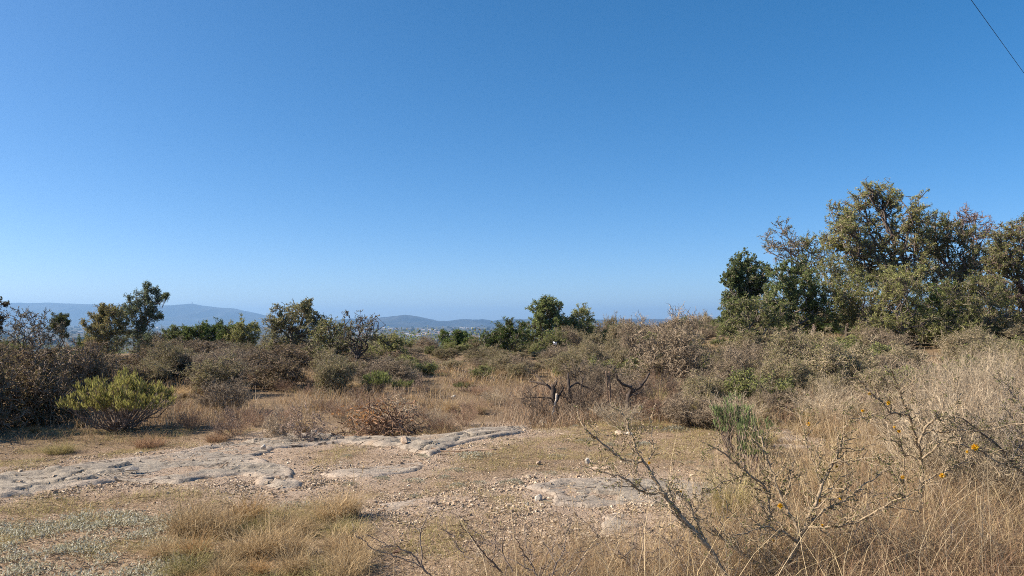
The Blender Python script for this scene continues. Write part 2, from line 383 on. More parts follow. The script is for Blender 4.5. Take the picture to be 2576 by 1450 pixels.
def plant(base, clusters, fork=.3, stems=1, r_trunk=.12, r_limb=.05, r_twig=.008, n1=7, n2=6, n3=4, leafn=5, leafs=.06, lcol=((.08, .10, .035),),
          bark=(.16, .13, .105), twigc=None, crook=.06, asp=.5, flat=1., spread=1., lean=(0, 0), bare=None, upb=.3, sides=3):
    """clusters: (x,y,z,r) relative to base. returns dict of mesh part lists"""
    r_limb *= LT; r_trunk *= LT
    C = np.asarray(clusters, float); cc = C[:, :3]; cr = C[:, 3]; n = len(C); b = np.asarray(base, float)
    twigc = twigc or bark
    hh = cc[:, 2].max() + cr.max()
    wood, twig, leaf = [], [], []
    if stems <= 1:
        Fk = np.array([cc[:, 0].mean() * .35 + lean[0], cc[:, 1].mean() * .35 + lean[1], hh * fork])
        tr = arcs(np.array([[0, 0, -.1]]), Fk[None], 7, .03, 0.)
        wood.append(tubes(tr, rad(r_trunk * 1.15, r_trunk * .75, 7), 8, bark, .05))
        A = at(tr, np.zeros(n, int), rng.uniform(.75, 1, n))
    else:
        ang = np.arctan2(cc[:, 1], cc[:, 0]); A = np.stack([np.cos(ang), np.sin(ang), 0 * ang - .03 / .02], -1) * rng.uniform(.02, .04, (n, 1)) * (r_trunk / .05)
        A[:, 2] = -.05
    K = 8
    L0 = arcs(A, cc, K, crook, .08); 
    wood.append(tubes(L0, rad(r_limb * rng.uniform(.8, 1.3, n), np.full(n, r_limb * .3), K), 6, bark, .1))
    i1 = np.repeat(np.arange(n), n1); t1 = rng.uniform(.45, 1, len(i1))
    S = at(L0, i1, t1)
    off = norm(rng.normal(size=(len(i1), 3))) * rng.uniform(.35, 1, (len(i1), 1)) ** .6; off[:, 2] *= flat
    E = cc[i1] + off * cr[i1][:, None] * spread
    E[:, 2] = np.maximum(E[:, 2], .05)
    L1 = arcs(S, E, 6, crook * 1.3, .07)
    wood.append(tubes(L1, rad(r_limb * .38, r_limb * .12, 6, len(i1)), 4, bark, .15))
    i2 = np.repeat(np.arange(len(i1)), n2); S = at(L1, i2, rng.uniform(.35, 1, len(i2)))
    r2 = cr[i1][i2]
    o2 = norm(rng.normal(size=(len(i2), 3)) + norm(off)[i2] * .7 + UP * .15); E = S + o2 * (r2 * rng.uniform(.25, .6, len(i2)))[:, None]
    L2 = arcs(S, E, 4, crook * 1.3, .05)
    twig.append(tubes(L2, rad(r_twig * 1.4, r_twig * .7, 4, len(i2)), sides, twigc, .2))
    i3 = np.repeat(np.arange(len(i2)), n3); S = at(L2, i3, rng.uniform(.3, 1, len(i3)))
    d3 = norm(rng.normal(size=(len(i3), 3)) + norm(E - L2[:, 0])[i3] * .8 + UP * .2); E3 = S + d3 * (r2[i3] * rng.uniform(.1, .3, len(i3)))[:, None]
    L3 = arcs(S, E3, 3, crook * 1.5, .03)
    twig.append(tubes(L3, rad(r_twig * .8, r_twig * .4, 3, len(i3)), sides, twigc, .25))
    if leafn:
        src = np.arange(len(i3))
        cl = i1[i2[i3]]
        if bare is not None:
            dens = np.asarray(bare)[cl]; src = src[rng.random(len(src)) < dens]
        # light and sparse clumps
        keep = rng.random(len(i2)) < .82; src = src[keep[i3[src]]]
        li = np.repeat(src, leafn); pos = at(L3, li, rng.uniform(.2, 1, len(li))) + rng.normal(size=(len(li), 3)) * leafs * .5
        V, Fc, Cc = leaves(pos, leafs, lcol, asp, upb)
        leaf.append((V, Fc, Cc))
    for lst in (wood, twig, leaf):
        for k, (V, Fc, Cc) in enumerate(lst): lst[k] = (V + b, Fc, Cc)
    return wood, twig, leaf
def assemble(name, loc, wood, twig, leaf, woodname='trunk', twigname='crown_twigs', leafname='crown', woodm=None, **k):
    root = empty(name, loc, **k)
    obj(woodname, mk_mesh(woodname, wood, woodm or M_bark, True), root)
    if leaf:
        obj(twigname, mk_mesh(twigname, twig, M_twig), root); obj(leafname, mk_mesh(leafname, leaf, M_leaf), root)
    else:
        obj(twigname, mk_mesh(twigname, twig, M_twig), root)
    return root
FULL = 1.16
def ptree(name, label, cat, px, D, cl, group=None, dspread=.9, **k):
    """a tree at a base column and distance whose crown masses stand where given (pixels, own depth)"""
    sx, _ = ray(px, 900.); x = float(sx * D); b = np.array([x, D, float(H(x, D))])
    out = []
    for c in cl:
        r = c[2] * D / F * FULL; d = D + (rng.uniform(-1, 1) * dspread * r * 1.5)
        out.append([*(P3(c[0], c[1], d) - b), r])
    k['leafs'] = k.get('leafs', .06) * .66; k['leafn'] = int(k.get('leafn', 5) * 2.0); k['n1'] = k.get('n1', 7) + (2 if k['leafn'] > 4 else 0); k.setdefault('twigc', (.19, .16, .11))
    w, t, l = plant((0, 0, 0), out, **k)
    return assemble(name, b, w, t, l, label=label, cat=cat, group=group)

OLIVE = ((.26, .28, .10), (.34, .335, .13), (.19, .21, .08)); GREEN = ((.11, .155, .05), (.16, .20, .06), (.08, .11, .04))
DKGREEN = ((.13, .17, .065), (.18, .215, .085), (.23, .245, .11)); GREY = (.17, .135, .115); BRN = (.12, .085, .065)
YG = ((.31, .315, .11), (.38, .36, .15), (.22, .235, .09)); RUST = ((.27, .21, .10), (.24, .225, .10), (.18, .18, .08))
# --- the group of trees on the right
ptree('algarrobo_tree', 'tallest tree of the group, twisted dark limbs showing through a feathery green crown', 'tree', 2290, 26.,
      [(2205,492,38),(2160,530,42),(2235,500,42),(2280,520,42),(2115,560,42),(2095,535,28),(2110,600,40),(2180,590,48),(2250,580,48),(2150,650,38),(2300,570,40),(2210,650,48),(2290,640,48),(2090,610,28),(2260,690,50),(2330,680,46),(2180,700,40)],
      fork=.34, r_trunk=.2, r_limb=.095, r_twig=.012, n1=8, n2=7, n3=4, leafn=6, leafs=.07, lcol=YG, bark=(.13, .10, .085), twigc=(.20, .16, .11), crook=.09)
ptree('algarrobo_tree', 'broad green tree merging with the tallest one, just before the bare-topped crown', 'tree', 2410, 27.,
      [(2350,570,34),(2385,590,38),(2330,610,40),(2420,610,38),(2370,650,46),(2430,660,45),(2480,650,40),(2350,710,50),(2420,720,50),(2490,710,46),(2390,770,48),(2470,780,48)],
      fork=.3, r_trunk=.17, r_limb=.08, r_twig=.012, n1=8, n2=7, n3=4, leafn=6, leafs=.07, lcol=OLIVE, bark=(.13, .10, .085), twigc=(.19, .155, .11), crook=.09)
ptree('half_bare_tree', 'thin half-bare tree with pale curving limbs between evergreen and tallest tree', 'tree', 2050, 27.,
      [(1960,585,30),(1930,610,26),(1985,600,26),(2020,605,30),(2050,620,30),(2075,640,30),(1945,640,26),(2000,645,28),(2040,665,28)],
      fork=.55, r_trunk=.12, r_limb=.055, r_twig=.010, n1=6, n2=5, n3=3, leafn=4, leafs=.07, lcol=OLIVE, bark=(.24, .19, .16), crook=.09, bare=[.15,.15,.2,.8,.9,.9,.15,.3,.8])
ptree('evergreen_tree', 'dark glossy evergreen standing alone at the open edge of the tree group', 'tree', 1880, 24.,
      [(1848,668,20),(1918,700,28),(1850,815,32),(1915,770,34),(1880,700,30),(1880,655,24),(1860,690,26),(1895,690,28),(1835,700,16),(1870,730,30),(1840,740,22),(1905,735,28),(1850,780,30),(1890,780,34),(1830,800,20),(1870,820,34)],
      fork=.3, r_trunk=.1, r_limb=.05, n1=8, n2=6, n3=3, leafn=6, leafs=.085, asp=.7, lcol=((.15, .19, .08), (.23, .26, .13), (.11, .14, .06)), bark=(.2, .17, .15))
ptree('evergreen_tree', 'low dark rounded evergreen filling the space under the half-bare tree', 'tree', 2000, 23.,
      [(1960,700,30),(2000,690,34),(2040,700,34),(1940,740,34),(1985,745,38),(2030,750,38),(2070,750,34),(1960,790,38),(2020,800,40),(2080,800,36)],
      fork=.3, r_trunk=.1, r_limb=.05, n1=8, n2=6, n3=3, leafn=7, leafs=.08, asp=.65, lcol=DKGREEN, bark=(.15, .12, .1))
ptree('olive_tree', 'spreading olive-green tree in front of the tallest trunk', 'tree', 2190, 23.,
      [(2110,740,34),(2150,720,34),(2190,745,40),(2240,730,38),(2130,790,38),(2180,800,44),(2230,800,44),(2280,780,42),(2280,830,42)],
      fork=.3, r_trunk=.1, r_limb=.05, n1=8, n2=6, n3=3, leafn=6, leafs=.07, lcol=OLIVE, bark=(.15, .12, .1))
ptree('olive_tree', 'darker low green tree under the broad green tree', 'tree', 2370, 22.,
      [(2320,760,36),(2360,740,36),(2400,770,40),(2330,815,42),(2390,830,44),(2440,810,40)],
      fork=.3, r_trunk=.1, r_limb=.05, n1=8, n2=6, n3=3, leafn=7, leafs=.07, lcol=GREEN, bark=(.15, .12, .1))
ptree('bare_crowned_tree', 'leafless tree top with reddish grey twigs rising behind the broad green tree', 'tree', 2440, 29.,
      [(2400,555,24),(2430,545,28),(2465,555,26),(2485,580,24),(2440,590,26),(2470,610,24)],
      fork=.6, r_trunk=.12, r_limb=.06, r_twig=.010, n1=8, n2=7, n3=4, leafn=0, bark=(.17, .13, .11), twigc=(.22, .15, .125), crook=.08)
ptree('brown_leaved_tree', 'brownish half-dry tree closing the group on its outer side', 'tree', 2590, 24.,
      [(2505,605,30),(2480,660,34),(2520,665,36),(2490,740,40),(2505,640,30),(2500,700,34),(2515,760,36),(2530,590,30),(2560,570,30),(2600,560,40),(2540,640,36),(2590,640,45),(2550,700,42),(2620,690,50),(2540,760,44),(2600,770,50),(2560,820,44),(2680,620,60),(2680,720,60)],
      fork=.3, r_trunk=.14, r_limb=.07, r_twig=.011, leafn=5, n3=4, leafs=.07, lcol=((.25, .255, .10), (.27, .25, .12), (.19, .205, .08)), bark=(.13, .1, .085), twigc=(.17, .125, .1))
ptree('olive_tree', 'low olive tree at the open edge, under the lone dark glossy evergreen', 'tree', 1900, 21.,
      [(1840,790,28),(1875,770,30),(1910,780,34),(1830,830,30),(1880,825,38),(1930,830,38),(1950,790,30)],
      fork=.25, r_trunk=.09, r_limb=.05, n1=9, n2=6, n3=3, leafn=6, leafs=.06, lcol=DKGREEN+OLIVE, bark=(.15, .12, .1))
ptree('olive_tree', 'feathery yellow-green tree top under the left limb of the tallest tree', 'tree', 2130, 25.,
      [(2080,670,28),(2110,700,32),(2150,690,30),(2090,730,34),(2140,740,36),(2170,770,38),(2110,780,36),(2200,700,30)],
      fork=.3, r_trunk=.09, r_limb=.045, n1=9, n2=6, n3=3, leafn=6, leafs=.065, lcol=YG, bark=(.15, .12, .1))
ptree('olive_tree', 'broad low green tree between the tallest trunk and the brownish outer tree', 'tree', 2470, 21.,
      [(2410,740,40),(2460,720,40),(2510,740,42),(2430,790,44),(2490,800,46),(2540,790,44),(2400,840,44),(2460,850,46),(2530,850,46)],
      fork=.25, r_trunk=.1, r_limb=.05, n1=9, n2=6, n3=3, leafn=6, leafs=.06, lcol=OLIVE, bark=(.15, .12, .1))
ptree('olive_tree', 'dull green low tree before the foot of the tallest trunk', 'tree', 2270, 21.5,
      [(2230,700,34),(2280,710,36),(2320,700,34),(2240,760,40),(2300,760,42),(2260,820,42),(2330,820,42),(2200,830,40)],
      fork=.25, r_trunk=.1, r_limb=.05, n1=9, n2=6, n3=3, leafn=6, leafs=.06, lcol=YG+OLIVE, bark=(.15, .12, .1))
# --- trees of the middle distance
ptree('evergreen_tree', 'round dark green tree standing clear above the scrub before the last hill', 'tree', 1378, 38.,
      [(1350,785,22),(1375,770,22),(1400,778,22),(1345,815,24),(1380,805,26),(1408,812,22),(1340,845,26),(1380,845,30),(1378,762,14)],
      fork=.3, r_trunk=.14, r_limb=.06, r_twig=.012, n1=9, n2=6, n3=3, leafn=8, leafs=.10, asp=.7, lcol=DKGREEN)
ptree('round_tree', 'dull green domed tree touching the round dark evergreen', 'tree', 1458, 39.,
      [(1435,800,20),(1460,790,20),(1480,802,18),(1440,830,24),(1475,830,22),(1458,855,26)],
      fork=.3, r_trunk=.12, r_limb=.05, r_twig=.012, n1=9, n2=6, n3=3, leafn=6, leafs=.085, lcol=OLIVE)
ptree('broom_tree', 'bright green sloping bush-like tree hiding the end of the far town', 'tree', 1280, 33.,
      [(1285,822,20),(1260,832,20),(1310,830,20),(1235,848,20),(1275,850,24),(1315,855,24),(1215,868,20),(1250,875,24),(1295,880,24)],
      fork=.25, r_trunk=.1, r_limb=.045, r_twig=.011, n1=9, n2=6, n3=3, leafn=7, leafs=.075, lcol=GREEN)
ptree('round_tree', 'small green tree just below the far town houses', 'tree', 1140, 42.,
      [(1120,848,16),(1145,842,16),(1165,850,14),(1130,868,20),(1160,870,18),(1190,860,14)],
      fork=.3, r_trunk=.1, r_limb=.05, r_twig=.013, n1=9, n2=6, n3=3, leafn=7, leafs=.10, lcol=GREEN)
ptree('algarrobo_tree', 'wide olive tree with feathery top breaking the skyline between the two hill ranges', 'tree', 735, 31.,
      [(700,795,26),(735,785,28),(770,785,26),(795,800,22),(680,825,30),(720,825,34),(765,830,34),(805,825,24),(690,865,34),(740,870,36),(790,865,30),(775,770,14)],
      fork=.3, r_trunk=.16, r_limb=.07, r_twig=.012, n1=8, n2=6, n3=3, leafn=6, leafs=.08, lcol=((.27, .255, .12), (.21, .215, .095), (.33, .30, .16)), bark=(.15, .12, .1))
ptree('thorn_tree', 'bare dark-limbed thorn tree with a few leaves and thin shoots above the skyline', 'tree', 895, 22.,
      [(880,830,24),(905,815,26),(935,815,20),(870,790,10),(912,795,14),(945,795,8),(860,850,22),(920,850,26),(945,845,20),(890,870,24)],
      fork=.3, r_trunk=.085, r_limb=.04, r_twig=.008, n1=6, n2=5, n3=3, leafn=2, leafs=.05, lcol=OLIVE, bark=(.10, .08, .07), crook=.1, bare=[.5,.3,.1,.05,.1,.05,.8,.3,.3,.8])
ptree('olive_tree', 'dense olive thorn tree standing in front of the wide feathery one', 'tree', 840, 24.,
      [(790,840,30),(825,825,28),(855,830,26),(800,875,34),(845,870,34),(880,870,26),(815,910,34),(865,905,30)],
      fork=.25, r_trunk=.08, r_limb=.04, r_twig=.010, n1=8, n2=6, n3=3, leafn=4, leafs=.06, lcol=YG, bark=(.12, .1, .08))
ptree('olive_tree', 'rounded olive tree beside the bare dark-limbed thorn tree, nearer the far town', 'tree', 965, 26.,
      [(945,865,24),(975,855,24),(1000,865,18),(940,895,28),(975,890,28),(1010,890,18),(965,920,28)],
      fork=.25, r_trunk=.08, r_limb=.04, r_twig=.010, n1=8, n2=6, n3=3, leafn=5, leafs=.06, lcol=OLIVE, bark=(.12, .1, .08))
ptree('gum_tree', 'airy pale-green tree with a leaning pointed crown rising over the blue range', 'tree', 345, 33.,
      [(300,790,16),(310,830,20),(340,835,22),(372,825,16),(350,865,24),(300,862,24),(385,858,18),(372,722,10),(362,740,13),(388,735,14),(345,750,18),(380,755,18),(405,745,12),(418,742,6),(325,768,18),(360,775,22),(395,775,18),(400,795,10),(320,795,18),(345,800,18),(375,795,14)],
      fork=.3, r_trunk=.085, r_limb=.04, r_twig=.010, n1=6, n2=5, n3=3, leafn=5, leafs=.10, asp=.35, lcol=((.17, .21, .12), (.25, .28, .17), (.12, .15, .08)), bark=(.2, .17, .15), upb=-.3)
ptree('rusty_leaved_tree', 'low rusty-olive tree leaning against the airy pale-green tree', 'tree', 270, 30.,
      [(245,800,20),(265,790,22),(290,785,20),(235,830,24),(270,830,28),(305,820,24),(240,865,28),(285,865,32),(255,775,8)],
      fork=.3, r_trunk=.08, r_limb=.04, r_twig=.010, n1=8, n2=6, n3=3, leafn=6, leafs=.085, lcol=RUST, bark=(.15, .12, .1))
ptree('dark_tree', 'dark brown-green tree cut off by the picture edge over the blue range', 'tree', -60, 15.,
      [(-15,775,22),(-30,810,26),(-60,780,50),(-80,830,60),(-25,850,28),(-110,760,50),(-60,900,60)],
      fork=.3, r_trunk=.08, r_limb=.04, n1=8, n2=6, n3=3, leafn=8, leafs=.05, lcol=((.11, .08, .045), (.08, .08, .04)), bark=(.12, .1, .08))
ptree('bare_tree', 'leafless grey tree behind the big brown bush, tips over the blue range', 'tree', 70, 21.,
      [(40,800,26),(80,795,24),(110,815,24),(60,830,30),(140,835,24),(20,840,26),(100,850,28)],
      fork=.3, r_trunk=.07, r_limb=.035, r_twig=.008, n1=7, n2=6, n3=4, leafn=1, leafs=.04, lcol=RUST, bare=[.2]*7, bark=(.12, .1, .09), crook=.08)
ptree('feathery_tree', 'small pale feathery green tree top showing against the blue range', 'tree', 150, 24.,
      [(140,800,14),(160,795,10),(150,815,16),(130,825,16),(168,810,7),(160,835,18)],
      fork=.4, r_trunk=.05, r_limb=.025, r_twig=.008, n1=7, n2=5, n3=3, leafn=5, leafs=.06, lcol=((.17, .19, .08), (.12, .14, .06)), bark=(.15, .13, .1))
for (a, b, r, c, lab) in ((440, 838, 24, DKGREEN, 'lowest dark green tree next to the airy pale-green tree'), (500, 832, 26, GREEN, 'first green dome of the hedge-like row below the blue range'),
                        (555, 828, 27, GREEN, 'middle green dome of the hedge-like row below the blue range'), (610, 826, 26, YG, 'yellowish last dome of the row beside the wide olive tree')):
    ptree('round_tree', lab, 'tree', a, 40., [(a-r*.9,b+6,r*.7),(a,b-2,r*.75),(a+r*.9,b+5,r*.7),(a-r*.7,b+28,r),(a+r*.6,b+28,r),(a,b+48,r)], group='green domed trees along the edge of the slope',
          fork=.3, r_trunk=.1, r_limb=.05, r_twig=.012, n1=9, n2=6, n3=3, leafn=6, leafs=.10, lcol=c)

# ------------------------------------------------------------------ shrub prototypes (unit: 1 m wide, 1 m tall roughly; scaled on placing)
PROTO = {}
def dome(n, w, h, r, low=.25, shell=.6):
    a = rng.uniform(0, 6.283, n); e = rng.uniform(low, 1, n); q = rng.uniform(shell, 1, n)
    x = np.cos(a) * np.sqrt(1 - e * e * .95) * w * q; y = np.sin(a) * np.sqrt(1 - e * e * .95) * w * q
    return np.stack([x, y, e * h * q, r * rng.uniform(.8, 1.2, n)], -1)
def proto(key, name, n, w, h, r, leafname='foliage', **k):
    w_, t, l = plant((0, 0, 0), dome(n, w, h, r, k.pop('low', .25), k.pop('shell', .6)), stems=5, **k)
    PROTO.setdefault(key, []).append((name, mk_mesh('branches', w_, M_bark, True), mk_mesh('twigs', t, M_twig), mk_mesh('foliage', l, M_leaf) if l else None))
for s in range(3):   # bare grey thorn bush, about 2 m wide, 1.5 m tall
    proto('bare', 'thorn_bush', 16, .8, 1.15, .34, r_trunk=.05, r_limb=.022, r_twig=.0042, n1=8, n2=8, n3=6, leafn=0, bark=(.13, .10, .075), twigc=(.27, .21, .145), crook=.09)
for s in range(2):   # bare with few olive leaves
    proto('grey', 'thorn_bush', 16, .8, 1.15, .36, r_trunk=.05, r_limb=.022, r_twig=.0042, n1=8, n2=8, n3=5, leafn=2, leafs=.032, lcol=((.28, .26, .12), (.21, .21, .09), (.34, .29, .155)), bark=(.14, .11, .08), twigc=(.30, .24, .16), crook=.09)
for s in range(2):
    proto('olive', 'olive_bush', 16, .8, 1.1, .36, r_trunk=.05, r_limb=.022, r_twig=.006, n1=8, n2=6, n3=4, leafn=4, leafs=.05, lcol=OLIVE, bark=(.12, .1, .08), crook=.07)
proto('green', 'green_bush', 18, .8, 1.05, .34, r_trunk=.05, r_limb=.022, r_twig=.006, n1=8, n2=6, n3=4, leafn=6, leafs=.055, asp=.6, lcol=GREEN, bark=(.12, .1, .08))
for s in range(2):
    proto('dark', 'dark_bush', 20, .85, 1.1, .36, r_trunk=.05, r_limb=.024, r_twig=.007, n1=8, n2=7, n3=5, leafn=2, leafs=.04, lcol=((.19, .15, .08), (.14, .13, .065), (.23, .165, .10)), bark=(.12, .095, .07), twigc=(.23, .17, .12), low=.12)
for s in range(2):   # open low bare shrub with visible stems
    proto('open', 'bare_shrub', 9, .75, .8, .26, r_trunk=.04, r_limb=.013, r_twig=.005, n1=6, n2=5, n3=4, leafn=0, bark=(.15, .11, .085), twigc=(.28, .205, .155), crook=.08)
proto('pinkish', 'bare_shrub', 14, .8, .95, .3, r_trunk=.04, r_limb=.012, r_twig=.005, n1=7, n2=7, n3=5, leafn=0, bark=(.22, .17, .14), twigc=(.38, .30, .21), crook=.05, upb=1.)
def wispy(seed_n, h, w, col):
    n = seed_n; a = rng.uniform(0, 6.283, n); q = rng.random(n) ** .6
    A = np.stack([np.cos(a) * .12 * q, np.sin(a) * .12 * q, 0 * a - .03], -1)
    E = np.stack([np.cos(a) * q * w + rng.normal(size=n) * .1, np.sin(a) * q * w + rng.normal(size=n) * .1, h * rng.uniform(.5, 1, n) * (1 - .35 * q ** 2)], -1)
    L0 = arcs(A, E, 7, .03, -.12)
    i1 = np.repeat(np.arange(n), 10); S = at(L0, i1, rng.uniform(.25, 1, len(i1))); d = norm(norm(E - A)[i1] + rng.normal(size=(len(i1), 3)) * .38)
    L1 = arcs(S, S + d * rng.uniform(.1, .32, (len(i1), 1)) * h, 5, .04, 0.)
    i2 = np.repeat(np.arange(len(i1)), 4); S2 = at(L1, i2, rng.uniform(.2, 1, len(i2))); d2 = norm(d[i2] + rng.normal(size=(len(i2), 3)) * .55)
    L2 = arcs(S2, S2 + d2 * rng.uniform(.03, .11, (len(i2), 1)) * h, 3, .06, 0.)
    return ([tubes(L0, rad(.0045, .002, 7, n), 4, col, .25)], [tubes(L1, rad(.0024, .0013, 5, len(i1)), 3, col, .3), tubes(L2, rad(.0018, .001, 3, len(i2)), 3, col, .3)])
for c in ((.36, .29, .20), (.44, .36, .25), (.29, .215, .14)):
    w_, t = wispy(60, 1.25, .8, c); PROTO.setdefault('wispy', []).append(('wispy_shrub', mk_mesh('branches', w_, M_twig, True), mk_mesh('twigs', t, M_twig), None))
for c in ((.33, .22, .15), (.26, .17, .115)):
    w_, t = wispy(55, .95, .8, c); PROTO.setdefault('brown', []).append(('wispy_shrub', mk_mesh('branches', w_, M_twig, True), mk_mesh('twigs', t, M_twig), None))
def place(key, px, D, top, width, label, cat='bush', group=None, var=None, rot=None, name=None, dy=0):
    L = PROTO[key]; nm, a, b, c = L[(var if var is not None else rng.integers(len(L))) % len(L)]
    sx, sz = ray(px, top); x = float(sx * D); g = float(H(x, D)); hgt = max(CZ + float(sz) * D - g, .25)
    root = empty(name or nm, (x, D, g), label=label, cat=cat, group=group)
    obj('branches', a, root); obj('twigs', b, root)
    if c: obj('foliage', c, root)
    hp = PH[key]; wm = width * D / F / 2.1
    root.scale = (wm, wm, hgt / hp); root.rotation_euler = (0, 0, rng.uniform(0, 6.28) if rot is None else rot)
    return root
PH = dict(bare=1.38, grey=1.38, olive=1.33, green=1.28, dark=1.33, open=1.0, pinkish=1.15, wispy=1.35, brown=1.05)
# featured bushes
place('bare', 1685, 18.5, 775, 290, 'widest bare grey thorn bush, its dark stems fanning out under a flat-topped dome', group=None, var=0)
place('bare', 1590, 25, 775, 120, 'smaller bare thorn bush whose tips show beside the widest one', var=1)
place('dark', 90, 13.5, 835, 330, 'huge dark brown bush in shade at the clearing edge behind the bright green shrub', var=0)
place('dark', -90, 12.0, 850, 360, 'dark brown bush cut by the picture edge', var=1)
place('dark', 215, 15.5, 850, 180, 'dark bush filling the gap behind the bright green shrub', var=1)
place('grey', 420, 19, 850, 170, 'grey-green thorn bush directly behind the bright green shrub', var=0)
place('bare', 560, 14.5, 918, 190, 'bare brown shrub with open stems on the rise left of the green sprigs', var=2)
place('dark', 390, 22, 880, 160, 'dusky purple-brown bush under the airy pale-green tree', var=0)
place('bare', 520, 21, 868, 160, 'purplish bare bush beneath the row of green domes', var=1)
place('bare', 625, 22, 850, 190, 'tallest purplish bare bush before the wide olive tree', var=2)
place('grey', 845, 17, 900, 150, 'small grey-green shrub at the foot of the dense olive thorn tree')
place('open', 585, 11.6, 1010, 150, 'fallen dark branchy shrub lying low on stony ground behind the rock shelf', name='bare_shrub', var=0)
place('open', 765, 11.0, 990, 220, 'pinkish brown twiggy shrub right behind the high part of the rock shelf', name='bare_shrub', var=1)
place('pinkish', 700, 11.4, 1010, 110, 'fine pale twiggy shrub leaning on the pinkish brown one')
place('open', 1055, 17, 925, 80, 'lone slim leafless sapling in the dry meadow', name='bare_shrub', var=1)
place('pinkish', 985, 12.6, 985, 210, 'twiggy grey shrub standing behind the heap of cut branches')
place('bare', 1310, 22, 880, 110, 'grey twiggy bush below the dark round evergreen', var=1)
place('bare', 1490, 16.5, 865, 230, 'bare grey bush between the cut stumps and the widest thorn bush', var=2)
place('bare', 1560, 14.2, 930, 170, 'bare brownish bush around the twin upright poles', var=0)
place('grey', 1990, 16.5, 820, 320, 'pale grey thorn bush spreading before the low evergreens', var=0)
place('grey', 2120, 14.5, 850, 300, 'grey-green thorn bush in the middle of the thicket', var=1)
place('olive', 2080, 18, 850, 160, 'olive bush in the thicket below the spreading olive tree', var=0)
for c_, t_ in (((.075, .058, .045), (.12, .09, .068)),):
    proto('tangle', 'thorn_bush', 11, .8, .85, .3, r_trunk=.04, r_limb=.016, r_twig=.0045, n1=6, n2=5, n3=4, leafn=0, bark=c_, twigc=t_, crook=.11)
PH['tangle'] = 1.0
for px_, D_, top_, w_ in ((1345, 13.0, 962, 130), (1425, 13.4, 940, 120), (1480, 13.0, 945, 130), (1560, 13.6, 955, 130), (1620, 13.2, 950, 120), (1660, 14.5, 925, 150)):
    place('tangle', px_, D_, top_, w_, 'dark leafless tangle of thorn branches behind the cut black stumps', group='dark tangles behind the stumps')
# --- fills
def fill(n, x0, x1, d0, d1, t0, t1, w0, w1, keys, label, group, seed, cat='bush'):
    global rng
    keep = rng; rng = np.random.default_rng(seed)
    for i in range(n):
        f = (i + rng.random()) / n; px = x0 + (x1 - x0) * ((i * .618034 + .3 * rng.random()) % 1); D = d0 + (d1 - d0) * f
        top = t1 + (t0 - t1) * f + rng.uniform(-14, 14); k = keys[rng.integers(len(keys))]
        w = (w0 + (w1 - w0) * (1 - f)) * rng.uniform(.8, 1.25)
        place(k, px, D, top, w, label[k] if isinstance(label, dict) else label, cat, group)
    rng = keep
TH = TH
fill(60, 1830, 2900, 13, 25, 775, 885, 150, 250, ['grey', 'bare', 'grey', 'olive'], {'grey': 'grey thorn bush with tiny olive leaves in the thicket under the tall trees', 'bare': 'leafless grey thorn bush in the thicket under the tall trees', 'olive': 'olive-leaved bush in the thicket under the tall trees'}, 'thicket bushes under the tall trees', 3)
fill(26, 1720, 2500, 11, 17, 865, 960, 120, 220, ['grey', 'bare', 'wispy'], {'grey': 'knee-high grey bush with tiny leaves along the meadow side of the thicket', 'bare': 'leafless low bush along the meadow side of the thicket', 'wispy': 'pale fine-twigged shrub along the meadow side of the thicket'}, 'low bushes edging the thicket', 4)
fill(44, 1380, 1900, 18, 38, 812, 890, 80, 160, ['bare', 'grey', 'olive', 'grey'], {'grey': 'grey-green bush behind the widest thorn bush', 'bare': 'leafless bush behind the widest thorn bush', 'olive': 'olive bush behind the widest thorn bush'}, 'bushes behind the widest thorn bush', 5)
fill(46, 960, 1440, 20, 42, 848, 905, 70, 130, ['bare', 'grey', 'grey', 'olive'], {'grey': 'low grey-green bush at the far side of the dry meadow below the town', 'bare': 'low leafless bush at the far side of the dry meadow below the town', 'olive': 'low olive bush at the far side of the dry meadow below the town'}, 'bushes closing the dry meadow', 6)
fill(56, 360, 1010, 17, 38, 840, 895, 100, 190, ['bare', 'bare', 'grey', 'dark'], {'grey': 'grey-green bush below the tree row', 'bare': 'leafless purplish bush below the tree row', 'dark': 'dark brown bush below the tree row'}, 'bushes below the tree row', 8)
fill(12, -200, 340, 16, 28, 850, 900, 140, 240, ['dark', 'grey', 'dark'], {'grey': 'grey bush behind the huge dark brown bush', 'dark': 'dark brown bush behind the huge dark one'}, 'bushes behind the huge dark one', 9)
fill(40, -400, 3000, 42, 75, 846, 862, 60, 110, ['olive', 'grey', 'green', 'olive'], {'grey': 'grey-green bush on the slope beyond the meadow, mostly hidden', 'green': 'green bush on the slope beyond the meadow, mostly hidden', 'olive': 'olive bush on the slope beyond the meadow, mostly hidden'}, 'bushes on the slope beyond the meadow', 10)
fill(36, 1400, 2000, 34, 52, 788, 806, 70, 120, ['olive', 'grey', 'bare'], {'grey': 'far grey bush against the sky behind the widest thorn bush', 'bare': 'far leafless bush against the sky behind the widest thorn bush', 'olive': 'far olive bush against the sky behind the widest thorn bush'}, 'skyline bushes behind the widest thorn bush', 17)
fill(40, 1900, 3100, 28, 44, 770, 800, 120, 190, ['olive', 'grey', 'green'], {'grey': 'grey-green bush behind the tall tree trunks', 'green': 'green bush behind the tall tree trunks', 'olive': 'olive bush behind the tall tree trunks'}, 'bushes behind the tall trees', 12)
fill(40, 2300, 3100, 6.3, 12, 850, 990, 240, 440, ['wispy'], 'tall fine tan dry stemmed shrub in the mass beside the thorn saplings', 'pale twiggy shrubs beside the saplings', 13, 'shrub')
